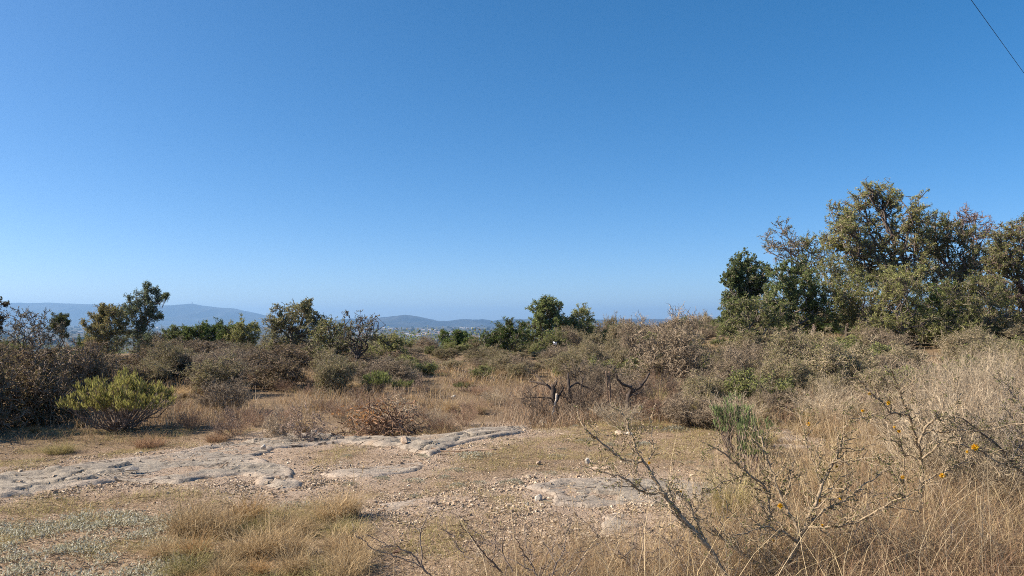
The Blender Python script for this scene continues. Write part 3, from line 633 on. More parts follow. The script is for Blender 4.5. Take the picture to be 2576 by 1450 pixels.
fill(40, 330, 1420, 11.8, 20, 925, 1035, 60, 130, ['brown', 'brown', 'wispy'], {'brown': 'small brown wispy shrub dotted over the dry meadow', 'wispy': 'small pale wispy shrub dotted over the dry meadow'}, 'little shrubs of the dry meadow', 15, 'shrub')
fill(24, 1450, 2300, 11.6, 15, 930, 1010, 110, 200, ['brown', 'wispy', 'brown'], {'brown': 'brown wispy shrub between the stumps and the thicket', 'wispy': 'tan wispy shrub between the stumps and the thicket'}, 'wispy shrubs between stumps and thicket', 16, 'shrub')
fill(14, 1450, 1760, 13.2, 16, 925, 985, 110, 170, ['bare', 'open'], {'bare': 'brown leafless bush tangled round the cut stumps', 'open': 'brown open shrub tangled round the cut stumps'}, 'bushes tangled round the stumps', 14)
print('trees+bushes', NF, round(time.time() - T0, 1))

# ------------------------------------------------------------------ bright green shrub (broom-like shoots on stems)
def broom(label, px, pybase, top, width, n=60, cols=((.40, .39, .11), (.31, .31, .09), (.50, .47, .17), (.30, .24, .11)), stemc=(.2, .15, .12), name='green_shrub', shoot=.13, flatt=.5, dens=26):
    x, D = gnd(px, pybase); g = float(H(x, D)); _, sz = ray(px, top); h = CZ + float(sz) * D - g; w = width * D / F / 2
    q = np.sqrt(rng.random(n)); a = rng.uniform(0, 6.28, n)
    E = np.stack([np.cos(a) * q * w, np.sin(a) * q * w, h * (.9 - flatt * .5 * q ** 2) * rng.uniform(.84, 1, n)], -1)
    A = np.stack([np.cos(a) * .05, np.sin(a) * .05, 0 * a - .03], -1)
    L0 = arcs(A, E, 7, .035, .0); L0[:, 2:-1, 2] -= .05
    i1 = np.repeat(np.arange(n), 7); S = at(L0, i1, rng.uniform(.4, 1, len(i1))); E1 = S + norm(rng.normal(size=(len(i1), 3)) * .6 + norm(E)[i1] + UP * .5) * rng.uniform(.06, .15, (len(i1), 1)) * h
    L1 = arcs(S, E1, 4, .05, 0.)
    i2 = np.repeat(np.arange(len(i1)), dens); S2 = at(L1, i2, rng.uniform(.3, 1, len(i2))) + rng.normal(size=(len(i2), 3)) * .02
    d = norm(rng.normal(size=(len(i2), 3)) * .35 + UP + norm(E)[i1][i2] * .3)
    zt = S2[:, 2]; ok = zt > h * (.34 + .1 * rng.random(len(zt)))
    S2, d = S2[ok], d[ok]
    root = empty(name, (x, D, g), label=label, cat='shrub')
    obj('branches', mk_mesh('branches', [tubes(L0, rad(.011, .004, 7, n), 5, stemc, .15), tubes(L1, rad(.0045, .002, 4, len(i1)), 3, stemc, .2)], M_twig), root)
    obj('foliage', mk_mesh('foliage', [leaves(S2, shoot * .55, cols, .16, d=d)], M_leaf), root)
    return root
broom('bright yellow-green domed shrub on bare stems in front of the huge dark bush', 300, 1085, 930, 250, n=90, flatt=.75)
broom('small fresh green tuft-like shrub in the dry meadow', 945, 992, 932, 70, n=30, cols=((.27, .30, .11), (.20, .23, .08)), flatt=.4, dens=12)
broom('low spreading light green plant beside the fresh green tuft-like shrub', 1012, 988, 958, 60, n=24, cols=((.30, .31, .12), (.21, .23, .09)), flatt=.3, dens=12)
broom('upright blue-green shrub with narrow leaves behind the thorn sapling', 1850, 1150, 985, 110, n=22, cols=((.17, .22, .09), (.24, .28, .13), (.11, .15, .06)), flatt=.3, shoot=.10, dens=14)
broom('narrow green leafy spray showing through the thorn sapling limbs', 1895, 1215, 1040, 80, n=16, cols=((.17, .22, .09), (.22, .26, .11)), flatt=.2, shoot=.10, dens=12)
broom('dusty green low shrub at the foot of the thicket', 1700, 935, 872, 90, n=40, cols=((.22, .22, .10), (.17, .17, .08)), flatt=.4, dens=10)
broom('dark green leafy shrub among the pale tussocks', 1905, 930, 905, 90, n=30, cols=((.09, .11, .04), (.06, .08, .03)), flatt=.3)
broom('small dull green shrub on stony ground', 1170, 985, 965, 50, n=16, cols=((.22, .23, .10), (.17, .18, .08)), flatt=.4, dens=10)

# ------------------------------------------------------------------ traced woody saplings (each limb a real crooked tube at its own depth)
def resample(p, n):
    p = np.asarray(p, float); s = np.r_[0, np.cumsum(np.linalg.norm(np.diff(p, axis=0), axis=1))]
    t = np.linspace(0, s[-1], n); return np.stack([np.interp(t, s, p[:, i]) for i in range(3)], -1), s[-1]
def traced(name, label, cat, limbs, base, bark=(.32, .245, .16), spur=1., flowers=(), twigs=1., leafy=.5, mat=None, spurc=None, group=None, cap=False, fs=.0105):
    """limbs: (points, depth0, depth1, r0, r1)"""
    b = np.array([base[0], base[1], float(H(base[0], base[1]))])
    wood, fine = [], []; SP, SD, SR = [], [], []
    for pts, D0, D1, r0, r1 in limbs:
        if not cap: r0 *= .54; r1 *= .66
        n = len(pts); Ds = np.linspace(D0, D1, n)
        q = np.array([P3(a, c, d) for (a, c), d in zip(pts, Ds)])
        q, L = resample(q, max(6, int(len(pts) * 3)))
        q[1:-1] += rng.normal(size=(len(q) - 2, 3)) * .004 * min(1, D0 / 5)
        k = len(q); rr = np.linspace(r0, r1, k) * (1 + .10 * rng.normal(size=k)).clip(.8, 1.3)
        wood.append(tubes((q - b)[None], rr[None], 8, bark, .04, cap=cap))
        ns = int(L / .016 * spur)
        if ns:
            f = rng.random(ns) * (k - 1); i = f.astype(int).clip(0, k - 2); fr = (f - i)[:, None]
            SP.append(q[i] * (1 - fr) + q[i + 1] * fr); SD.append(norm(q[i + 1] - q[i])); SR.append(np.interp(f, np.arange(k), rr))
    if SP:
        S = np.concatenate(SP) - b; Dd = np.concatenate(SD); Rr = np.concatenate(SR); n = len(S)
        side = norm(np.cross(Dd, rng.normal(size=(n, 3)))); d = norm(side + Dd * .4)
        ln = rng.uniform(.008, .03, n) + Rr * .7
        E = S + d * ln[:, None]
        wood.append(tubes(arcs(S, E, 3, .12, 0), rad(np.minimum(Rr * .5, .0042), np.full(n, .0017), 3), 4, spurc or bark, .15))
        pk = rng.random(n) < .42 * twigs
        S2, D2 = S[pk], norm(side[pk] * .9 + Dd[pk] * .8 + UP * .2); m = len(S2)
        if m:
            l2 = rng.uniform(.05, .26, m); E2 = S2 + D2 * l2[:, None]; L2 = arcs(S2, E2, 6, .06, .05)
            fine.append(tubes(L2, rad(np.minimum(Rr[pk] * .6, .0045), np.full(m, .0018), 6), 4, bark, .15))
            i3 = np.repeat(np.arange(m), 9); S3 = at(L2, i3, rng.random(len(i3))); E3 = S3 + norm(rng.normal(size=(len(i3), 3))) * rng.uniform(.006, .03, (len(i3), 1))
            fine.append(tubes(arcs(S3, E3, 3, .1, 0), rad(.0022, .0012, 3, len(i3)), 3, bark, .2))
            if leafy:
                lp = S3[rng.random(len(S3)) < leafy]
    root = empty(name, b, label=label, cat=cat, group=group)
    obj('trunk', mk_mesh('trunk', wood, mat or M_bark_near, True), root)
    if fine:
        obj('twigs', mk_mesh('twigs', fine, M_twig), root)
        if leafy and m:
            lp = np.repeat(lp, 3, 0) + rng.normal(size=(len(lp) * 3, 3)) * .008
            obj('foliage', mk_mesh('foliage', [leaves(lp, .016, ((.17, .19, .07), (.22, .2, .09), (.13, .12, .05)), .4)], M_leaf), root)
    for fx, fy, fd, s in flowers:
        c = P3(fx, fy, fd) - b; n = 260; dd = norm(rng.normal(size=(n, 3)))
        V = leaves(np.zeros((n, 3)), fs * s, ((.80, .46, .03), (.85, .55, .05), (.66, .34, .02)), .25, d=dd)
        fo = obj('flower', mk_mesh('flower', [V], M_flower), root); fo.location = c
    return root
bx, bd = gnd(1935, 1449)
traced('thorn_sapling', 'big branching thorn sapling with yellow puff flowers, its trunk bent low at the bottom edge', 'sapling', [
 ([(1930,1475),(1936,1440),(1970,1424),(2002,1380),(2013,1346),(2031,1319)], 4.75, 4.65, .038, .026),
 ([(2028,1322),(2057,1254),(2074,1202),(2100,1154),(2116,1119),(2122,1090)], 4.65, 4.75, .024, .010),
 ([(2028,1325),(2087,1328),(2148,1315),(2201,1289),(2249,1260),(2275,1248)], 4.65, 4.3, .015, .006),
 ([(2031,1319),(2079,1280),(2100,1275),(2130,1255),(2157,1232),(2200,1203),(2231,1180)], 4.65, 4.9, .015, .005),
 ([(2013,1346),(1996,1311),(1980,1280),(1961,1245),(1950,1205),(1922,1132),(1913,1097)], 4.65, 4.9, .019, .007),
 ([(1934,1442),(1937,1363),(1935,1254),(1928,1167),(1924,1120)], 4.75, 5.0, .017, .006),
 ([(2005,1362),(1974,1341),(1930,1324),(1905,1330),(1875,1342),(1841,1346)], 4.65, 4.45, .015, .005),
 ([(1936,1434),(1887,1407),(1841,1374),(1804,1343),(1770,1315),(1749,1300),(1731,1270),(1716,1251),(1676,1214),(1660,1202)], 4.75, 4.9, .019, .006),
 ([(1940,1255),(1918,1220),(1878,1190),(1841,1159),(1820,1140),(1795,1126)], 4.9, 4.9, .014, .007),
 ([(1795,1126),(1770,1138),(1750,1150)], 4.9, 4.9, .006, .003),
 ([(1878,1190),(1850,1205),(1815,1215),(1790,1232),(1765,1240)], 4.9, 4.7, .009, .004),
 ([(2087,1170),(2110,1160),(2150,1158),(2190,1150),(2215,1152)], 4.7, 4.6, .009, .004),
 ([(2075,1200),(2050,1170),(2030,1120),(2020,1080),(2010,1040)], 4.7, 4.9, .010, .004),
 ([(2057,1254),(2090,1235),(2110,1205),(2140,1190)], 4.7, 4.8, .008, .003),
 ([(1961,1245),(1985,1225),(1990,1180),(2000,1150)], 4.8, 4.9, .008, .004),
 ([(1936,1300),(1910,1270),(1900,1230),(1880,1215)], 4.9, 5.0, .008, .003)],
 (bx, bd), flowers=[(1963,1273,4.7,1.5),(2061,1260,4.7,.9),(2105,1174,4.7,.8),(2114,1255,4.8,.8),(1925,1233,4.9,.8),(2068,1322,4.6,.8),(2034,1067,4.85,1.2),(1884,1358,4.8,.8),(1946,1360,4.8,.7)], twigs=1.3)
x2, d2 = gnd(1850, 1490)
traced('thorn_sapling', 'long thorn limb leaning up over the cracked slab from below the bottom edge', 'sapling', [
 ([(1850,1490),(1823,1450),(1786,1380),(1755,1346),(1719,1306),(1691,1269),(1670,1242),(1648,1208),(1627,1175),(1605,1141),(1590,1101),(1581,1077),(1575,1052)], 4.45, 4.6, .031, .008),
 ([(1670,1242),(1627,1240),(1605,1233),(1581,1211),(1550,1196),(1504,1187),(1465,1173)], 4.5, 4.4, .013, .003),
 ([(1615,1160),(1596,1164),(1560,1153),(1535,1132),(1504,1107),(1480,1089),(1468,1068)], 4.55, 4.6, .017, .006),
 ([(1600,1233),(1599,1200),(1598,1178),(1604,1144),(1598,1120)], 4.5, 4.6, .007, .004),
 ([(1631,1165),(1635,1150),(1645,1135),(1639,1107),(1641,1083),(1633,1050)], 4.55, 4.6, .009, .004),
 ([(1580,1092),(1550,1096),(1520,1093),(1500,1090)], 4.6, 4.7, .006, .003),
 ([(1557,1152),(1565,1130),(1572,1100),(1576,1060),(1560,1030)], 4.6, 4.8, .006, .003),
 ([(1535,1150),(1520,1168),(1505,1180)], 4.6, 4.5, .006, .003),
 ([(1740,1330),(1700,1300),(1690,1240),(1672,1215)], 4.5, 4.6, .009, .004),
 ([(1786,1385),(1760,1330),(1740,1280),(1710,1240),(1690,1230)], 4.5, 4.7, .011, .004)],
 (x2, d2), flowers=[(1633,1165,4.5,.8),(1713,1237,4.6,.6)], twigs=.8)
x3, d3 = gnd(2297, 1369)
traced('thorn_sapling', 'straight-trunked thorn sapling with yellow puff flowers and flat spreading limbs', 'sapling', [
 ([(2296,1372),(2303,1330),(2310,1298),(2317,1232),(2320,1190),(2319,1154)], d3, d3, .030, .024),
 ([(2319,1154),(2314,1130),(2308,1114),(2292,1066),(2275,1018),(2260,983),(2249,948),(2244,935)], d3, 5.3, .022, .006),
 ([(2283,1045),(2262,1042),(2240,1040),(2218,1010),(2192,992),(2170,964),(2153,950)], 5.3, 5.2, .014, .004),
 ([(2242,1041),(2215,1048),(2192,1047),(2160,1055),(2135,1053)], 5.3, 5.1, .009, .003),
 ([(2313,1115),(2320,1095),(2327,1079),(2345,1060),(2358,1051),(2353,1038)], 5.4, 5.3, .019, .010),
 ([(2327,1082),(2360,1086),(2389,1088),(2405,1082),(2450,1084),(2489,1082),(2559,1066),(2600,1062)], 5.4, 5.0, .012, .004),
 ([(2320,1154),(2345,1136),(2371,1108),(2400,1115),(2423,1119),(2467,1136),(2506,1162),(2541,1175),(2600,1180)], 5.5, 5.2, .013, .005),
 ([(2319,1215),(2340,1203),(2358,1193),(2389,1180),(2420,1165),(2445,1149),(2460,1140)], 5.5, 5.6, .012, .004),
 ([(2389,1090),(2395,1070),(2402,1044),(2408,1001),(2400,970),(2397,940)], 5.3, 5.4, .009, .004),
 ([(2260,985),(2275,975),(2300,960)], 5.3, 5.2, .006, .003), ([(2275,1018),(2310,1010),(2340,1005)], 5.3, 5.2, .006, .003),
 ([(2356,1052),(2375,1065),(2400,1078)], 5.3, 5.2, .008, .004),
 ([(2266,1320),(2266,1298),(2271,1202),(2275,1149),(2265,1110),(2258,1088)], 5.7, 5.6, .013, .005),
 ([(2270,1210),(2255,1200),(2235,1175),(2225,1160)], 5.7, 5.6, .009, .005),
 ([(2262,1260),(2255,1262),(2230,1250)], 5.7, 5.6, .006, .003)],
 (x3, d3), flowers=[(2235,1014,5.2,1.3),(2187,991,5.2,.9),(2170,1034,5.2,.9),(2262,1085,5.6,1.1),(2250,1075,5.6,.8),(2453,1126,5.2,2.1),(2433,1137,5.3,.9),(2370,1197,5.5,1.8),(2271,1201,5.6,1.3)], twigs=1.2)
x4, d4 = gnd(2700, 1330)
traced('thorn_sapling', 'dark thorn branches reaching in from outside toward the straight-trunked sapling', 'sapling', [
 ([(2700,1330),(2640,1240),(2576,1193),(2541,1160),(2515,1123),(2480,1095),(2454,1079),(2423,1053)], d4, 5.3, .028, .005),
 ([(2541,1160),(2560,1130),(2576,1105),(2540,1040),(2500,990)], 5.2, 5.6, .012, .004),
 ([(2640,1240),(2600,1160),(2590,1060),(2560,1010),(2520,960)], 5.1, 5.6, .014, .004),
 ([(2600,1160),(2570,1140),(2530,1090),(2505,1060)], 5.1, 5.3, .010, .004)],
 (x4, d4), twigs=1.5, bark=(.2, .165, .13))
x5, d5 = gnd(1100, 1490)
traced('thorn_seedling', 'slim forked thorn seedling at the bottom edge beside the straw tussocks', 'sapling', [
 ([(1100,1490),(1084,1450),(1060,1425),(1048,1406),(1033,1390),(1013,1383),(974,1371),(945,1357),(919,1345)], d5, 4.5, .013, .003),
 ([(1062,1424),(1058,1380),(1056,1335),(1062,1322),(1085,1285),(1105,1246),(1115,1226)], 4.4, 4.5, .009, .003),
 ([(1056,1337),(1040,1320),(1030,1305),(1025,1294)], 4.45, 4.5, .006, .002),
 ([(1066,1432),(1046,1416),(1007,1404),(968,1392),(933,1378),(917,1361),(896,1351)], 4.4, 4.3, .006, .003),
 ([(1046,1405),(1052,1380),(1060,1340),(1075,1310)], 4.4, 4.5, .004, .002)],
 (x5, d5), twigs=.25, spur=.5, leafy=0, bark=(.23, .18, .14))
x6, d6 = gnd(1285, 1490)
traced('thorn_seedling', 'many-stemmed dark thorn seedling at the bottom edge in bare reddish soil', 'sapling', [
 ([(1285,1490),(1271,1450),(1236,1412),(1212,1386),(1193,1361),(1169,1337),(1156,1312)], d6, 4.4, .012, .003),
 ([(1238,1412),(1245,1385),(1248,1363),(1252,1331)], 4.35, 4.4, .006, .002),
 ([(1192,1406),(1174,1402),(1150,1376),(1128,1343),(1119,1312),(1103,1283)], 4.4, 4.6, .006, .002),
 ([(1290,1440),(1268,1402),(1261,1370),(1230,1362),(1203,1343),(1185,1330),(1154,1296)], 4.3, 4.5, .008, .002)],
 (x6, d6), twigs=.5, spur=.6, leafy=0, bark=(.17, .13, .105))
x7, d7 = gnd(1370, 1500)
traced('thorn_seedling', 'sparse thorn seedling at the bottom edge between bare soil and straw', 'sapling', [
 ([(1370,1500),(1351,1450),(1320,1396),(1306,1371),(1294,1351)], d7, 4.3, .012, .003),
 ([(1360,1470),(1345,1440),(1300,1415),(1267,1400),(1248,1377)], 4.2, 4.3, .008, .002),
 ([(1335,1420),(1336,1396),(1322,1365),(1322,1340),(1320,1308)], 4.25, 4.5, .006, .002),
 ([(1380,1470),(1400,1420),(1384,1396),(1370,1365),(1355,1355)], 4.2, 4.4, .008, .002),
 ([(1395,1430),(1420,1380),(1425,1340),(1440,1310)], 4.2, 4.5, .007, .002),
 ([(1385,1480),(1450,1430),(1470,1390),(1505,1370)], 4.2, 4.4, .008, .002)],
 (x7, d7), twigs=.6, spur=.6, leafy=0, bark=(.18, .14, .11))
# dead brushwood lower right, between saplings
for i, (lab, pts) in enumerate([('dark thorn seedling rising between the two yellow-flowered saplings', [(2180,1470),(2170,1400),(2150,1340),(2110,1290),(2090,1270)]),
        ('twiggy thorn seedling below the leaning limb', [(1620,1500),(1600,1440),(1570,1400),(1530,1380),(1500,1350)]),
        ('twiggy thorn seedling just right of the leaning limb foot', [(1760,1500),(1720,1440),(1690,1380),(1650,1340),(1620,1330)])]):
    xx, dd = gnd(*pts[0])
    side = [([(p[0] + 3, p[1]) for p in pts], dd, dd + .3, .010, .003), ([pts[1], (pts[1][0] + 20, pts[1][1] - 60), (pts[1][0] + 15, pts[1][1] - 130)], dd, dd + .1, .006, .002), ([pts[2], (pts[2][0] + 30, pts[2][1] - 30), (pts[2][0] + 35, pts[2][1] - 90)], dd, dd + .2, .005, .002)]
    traced('thorn_seedling', lab, 'sapling', side, (xx, dd), twigs=1., spur=.8, leafy=0, bark=(.18, .14, .11))
# cut stumps and poles
DK = (.08, .06, .048)
def stump(label, base, limbs, name='tree_stump', cat='stump', bark=DK, tw=.0):
    x, d = gnd(*base)
    return traced(name, label, cat, [(p, d, d + e, r0 * (.72 if tw else 1), r1 * (.7 if tw else 1)) for p, e, r0, r1 in limbs], (x, d), bark=bark, spur=.3 if tw else 0, twigs=tw, leafy=0, mat=M_bark, cap=True)
stump('cut blackish stump with limbs swept to one side, next to the pale leaning pole', (1408, 1060), [
 ([(1408,1065),(1400,1030),(1390,1000),(1393,980),(1390,968)], 0, .075, .055), ([(1394,985),(1376,969),(1355,964),(1332,960)], .2, .04, .018),
 ([(1391,975),(1398,968),(1401,960)], -.1, .03, .022), ([(1392,1003),(1370,1000),(1341,1000),(1303,1004)], -.2, .022, .006), ([(1375,970),(1360,955),(1350,945),(1338,940)], .2, .022, .008), ([(1400,1010),(1410,990),(1418,975)], .1, .03, .02), ([(1356,966),(1345,972),(1330,985),(1316,992)], .1, .014, .005)], tw=1.)
stump('upright forked black stump between the leaning pole and the twin poles', (1440, 1055), [
 ([(1442,1060),(1438,1028),(1433,995),(1431,973),(1429,940)], 0, .05, .03), ([(1434,975),(1450,962),(1468,972),(1490,980)], .3, .028, .014), ([(1446,1060),(1458,1010),(1462,975),(1470,940)], .2, .03, .012), ([(1438,1020),(1425,1005),(1418,985)], -.1, .02, .012)], tw=1.)
stump('Y-shaped cut black stump with one pale broken limb end', (1582, 1058), [
 ([(1582,1062),(1580,1040),(1581,1010),(1581,992)], 0, .06, .055), ([(1581,994),(1591,976),(1566,967),(1553,955),(1550,941)], -.2, .042, .022),
 ([(1582,992),(1612,973),(1625,955),(1634,940)], .2, .036, .024), ([(1582,996),(1600,992),(1612,988)], -.1, .03, .02), ([(1590,978),(1585,968),(1570,972)], .1, .03, .018), ([(1612,973),(1606,960),(1598,957)], .1, .02, .01)], tw=1.)
stump('pale weathered pole leaning out of the white stones', (1384, 1072), [([(1383,1075),(1387,1052),(1395,1028),(1400,990)], .1, .026, .017)], name='wooden_pole', cat='pole', bark=(.55, .46, .36))
stump('thicker of the twin brown poles standing in the scrub', (1536, 1045), [([(1536,1050),(1535,1007),(1533,934)], 0, .019, .016)], name='wooden_pole', cat='pole', bark=(.16, .11, .08))
stump('thinner of the twin brown poles standing in the scrub', (1529, 1045), [([(1532,1050),(1528,1000),(1524,934)], 0, .015, .012)], name='wooden_pole', cat='pole', bark=(.16, .11, .08))
stump('fallen pale stick on the short grass by the white stones', (1445, 1095), [([(1405,1092),(1430,1095),(1450,1096),(1462,1100)], -.05, .016, .010)], name='fallen_stick', cat='stick', bark=(.5, .38, .27))
stump('long fallen branch on the soil behind the silver cushions', (1150, 1135), [([(1085,1128),(1110,1136),(1150,1136),(1190,1133),(1250,1131)], -.2, .012, .006)], name='fallen_stick', cat='stick', bark=(.33, .22, .15))

# heap of cut branches
def heap():
    x, d = gnd(965, 1092); x = float(ray(968, 1080)[0] * 11.6); d = 11.6; g = float(H(x, d)); n = 75
    c = rng.normal(size=(n, 3)) * np.array([.30, .18, .10]); c[:, 2] = np.abs(rng.uniform(0, .5, n)) * (1 - np.minimum(1, np.abs(c[:, 0]) / .75)) + .02
    dr = norm(np.stack([rng.normal(size=n), rng.normal(size=n) * .5, rng.normal(size=n) * .5 + .45], -1)); L = rng.uniform(.15, .42, (n, 1))
    P = arcs(c - dr * L, c + dr * L, 8, .06, .06); P[..., 2] = np.maximum(P[..., 2], .01)
    i1 = np.repeat(np.arange(n), 6); S = at(P, i1, rng.random(len(i1))); E = S + norm(rng.normal(size=(len(i1), 3)) + UP * .3) * rng.uniform(.05, .2, (len(i1), 1)); E[:, 2] = np.maximum(E[:, 2], .01)
    root = empty('branch_pile', (x, d, g), label='heap of cut dead branches with orange-brown dry leaves behind the rock shelf', cat='brush pile')
    obj('branches', mk_mesh('branches', [tubes(P, rad(rng.uniform(.006, .014, n), np.full(n, .004), 8), 5, (.22, .135, .085), .3)], M_bark), root)
    obj('twigs', mk_mesh('twigs', [tubes(arcs(S, E, 4, .08, 0), rad(.004, .002, 4, len(i1)), 3, (.25, .165, .11), .3)], M_twig), root)
    b = arcs(np.array([[-.15, 0, .15], [-.35, .1, .25], [.05, 0, .3]]), np.array([[.3, -.1, .2], [.1, -.05, .42], [.28, -.1, .5]]), 6, .02, .1)
    b = arcs(np.array([[.35, -.1, .1], [.15, -.1, .2], [.1, -.15, .18]]), np.array([[-.12, 0, .62], [-.45, 0, .42], [-.5, -.05, .3]]), 7, .03, .05)
    obj('pale_limbs', mk_mesh('pale_limbs', [tubes(b, rad(.014, .007, 7, 3), 6, (.42, .26, .16), .1)], M_bark), root)
    lp = rng.normal(size=(260, 3)) * np.array([.22, .1, .09]) + np.array([-.25, -.05, .36]); lp[:, 2] = np.maximum(lp[:, 2], .03)
    obj('dry_leaves', mk_mesh('dry_leaves', [leaves(lp, .045, ((.42, .20, .08), (.48, .28, .12), (.3, .15, .07)), .5)], M_leaf), root)
heap()
print('saplings', NF, round(time.time() - T0, 1))

# ------------------------------------------------------------------ tussocks
STRAW = ((.58, .44, .25), (.47, .34, .19), (.68, .53, .32), (.36, .25, .14)); GSTRAW = ((.44, .37, .17), (.32, .29, .12), (.54, .43, .23), (.25, .23, .09))
ORST = ((.46, .29, .14), (.38, .25, .12), (.52, .38, .2)); PINKST = ((.50, .40, .29), (.40, .31, .22), (.60, .49, .36), (.28, .205, .15)); RED = ((.36, .23, .14), (.44, .29, .18), (.26, .165, .105))
def tussock_mesh(n, h, rad0, cols, spread, w, droop=.4, seeds=0, kink=.02, segs=4):
    a = rng.uniform(0, 6.283, n); q = np.sqrt(rng.random(n))
    b = np.stack([np.cos(a) * q * rad0, np.sin(a) * q * rad0, 0 * a - .02], -1)
    a2 = a + rng.normal(size=n) * 1.1
    ln = np.stack([np.cos(a2), np.sin(a2), 0 * a], -1) * (spread * (q * .8 + .25) * rng.uniform(.4, 1.5, n))[:, None]
    ps = [blades(b, h * rng.uniform(.45, 1, n), ln, w, cols, segs, droop, kink=kink)]
    if seeds:
        i = rng.integers(0, n, seeds); ps.append(blades(b[i], h * rng.uniform(1.0, 1.6, seeds), ln[i] * .35, w * .8, cols, 4, .2, kink=.015))
    return mk_mesh('tussock', ps, M_grass)
TUS = {
 'straw': [tussock_mesh(480, .5, .14, STRAW + ((.25, .18, .10),), .9, .0072, seeds=10, kink=.065, segs=5) for _ in range(3)],
 'green': [tussock_mesh(480, .42, .20, GSTRAW + ((.22, .17, .09),), 1.1, .0075, seeds=8, kink=.085, segs=5) for _ in range(3)],
 'orange': [tussock_mesh(420, .35, .10, ORST, .9, .007) for _ in range(2)],
 'tall': [tussock_mesh(520, .8, .14, ((.50, .42, .20), (.40, .35, .15), (.58, .48, .27)), .55, .009, droop=.5, seeds=16) for _ in range(2)],
 'dark': [tussock_mesh(380, .22, .14, RED, 1.0, .006, kink=.05) for _ in range(2)]}
def tus(kind, px, py, wpx, label, group=None, hs=1., name='grass_tussock', xy=None):
    x, d = xy if xy else gnd(px, py)
    o = obj(name, TUS[kind][rng.integers(len(TUS[kind]))]); o.location = (x, d, float(H(x, d)))
    base = {'straw': .75, 'green': .75, 'orange': .7, 'tall': 1.1, 'dark': .55}[kind]
    s = wpx * d / F / base if wpx > 3 else wpx; o.scale = (s, s, s * hs); o.rotation_euler = (0, 0, rng.uniform(0, 6.28))
    tag(o, label, 'grass', group); return o
for k, px, py, w, lab, hs in [
 ('tall', 1655, 1040, 110, 'tall pale-yellow grass tussock beside the Y-shaped stump', .9), ('tall', 1690, 1046, 80, 'narrower pale-yellow tussock against the tall one', .8),
 ('tall', 1995, 1035, 140, 'big straw tussock in front of the thicket above the whitish rock patch', .75), ('tall', 1885, 1015, 120, 'orange-tinged large tussock at the foot of the thicket', .8),
 ('tall', 1940, 1060, 100, 'pale tussock spilling down beside the big straw one', .6), ('straw', 2040, 1100, 110, 'rounded yellow tussock just above the whitish rock patch', .7),
 ('straw', 2110, 1095, 90, 'yellow tussock on the thicket side of the rounded one', .7),
 ('orange', 200, 1075, 60, 'small orange tussock by the huge dark bush', 1.), ('orange', 85, 1090, 55, 'orange-brown tuft in the shade edge of the huge dark bush', 1.),
 ('green', 150, 1142, 100, 'green-brown tussock on the soil above the rock shelf', .7), ('dark', 375, 1125, 120, 'dark matted tuft below the bright green shrub', 1.), ('dark', 545, 1112, 90, 'dark matted tuft at the upper edge of the rock shelf', 1.),
 ('straw', 450, 1000, 80, 'pale tuft right beside the bright green shrub', .7), ('orange', 690, 950, 60, 'pale pointed tuft at the foot of the purplish bare bushes', 1.1),
 ('straw', 755, 960, 80, 'straw tuft beside the wide olive tree foot', .7), ('straw', 860, 968, 70, 'grey-straw mound under the dense olive thorn tree', .8), ('dark', 790, 975, 90, 'dark hollow tuft between two straw mounds', 1.3),
 ('green', 1120, 1085, 60, 'brown-green tuft at the high end of the rock shelf', .8), ('tall', 1365, 905, 60, 'pale feathery tussock below the round evergreen', .7),
 ('straw', 880, 1302, 100, 'upright straw tussock with tall dry stalks casting a long shadow', 1.25)]:
    tus(k, px, py, w, lab, None, hs)
# the bank of tussocks lower left
g_ = 'straw tussocks massed at the bottom edge'
for i, (px, py) in enumerate([(440,1400),(460,1350),(900,1440),(870,1400),(500,1320),(480,1450),(560,1460),(640,1450),(720,1450),(800,1440),(520,1400),(600,1405),(680,1400),(760,1400),(830,1395),(560,1355),(640,1350),(720,1350),(790,1350),(850,1345),(600,1490),(700,1490),(790,1490),(860,1480),(460,1490),(620,1320),(700,1315),(780,1310),(840,1310),(540,1500)]):
    tus('green' if rng.random() < .4 else ('straw' if rng.random() < .7 else 'orange'), px + rng.uniform(-25, 25), py, rng.uniform(100, 200), 'green-and-straw tussock in the massed bank at the bottom edge', g_, rng.uniform(.55, 1.0))
def scatter(n, inside, dens, d0, d1, seed, x0=-400, x1=3000):
    g = np.random.default_rng(seed); out = []
    # uniform on the ground in the wedge in front
    m = n * 12; d = np.sqrt(g.uniform(d0 ** 2, d1 ** 2, m)); px = g.uniform(x0, x1, m); x = (px - 1288) / F * d
    ok = (g.random(m) < dens(x, d, px)); ok &= rock_sd(x, d) < .02 if inside is None else ok
    return x[ok][:n], d[ok][:n]
def tj(x, y): return toP(x, y, H(x, y))
xs, ds = scatter(150, None, lambda x, d, px: ss(-.2, .4, fbm(x / 1.6, d / 1.6, 3, 11)) * ss(11.5, 14, d + .8 * ss(2, 0, x)) * .9, 11.3, 26, 21)
for x, d in zip(xs, ds):
    k = ['straw', 'orange', 'straw', 'green', 'dark'][rng.integers(5)]
    tus(k, 0, 0, rng.uniform(.5, 1.0), {'straw': 'pale straw tuft scattered in the dry meadow', 'orange': 'orange-brown tuft scattered in the dry meadow', 'green': 'greenish tuft scattered in the dry meadow', 'dark': 'dark matted tuft scattered in the dry meadow'}[k], 'tufts of the dry meadow', rng.uniform(.6, 1), xy=(x, d))
xs, ds = scatter(70, None, lambda x, d, px: ss(1500, 2000, px) * ss(2, 4, x + d * .1), 5., 14, 22)
for x, d in zip(xs, ds):
    tus(['straw', 'tall', 'dark'][rng.integers(3)], 0, 0, rng.uniform(.45, .85), 'dry straw tuft in the tangled grass between thorn saplings and thicket', 'tufts of the tangled grass', rng.uniform(.6, .9), xy=(x, d))

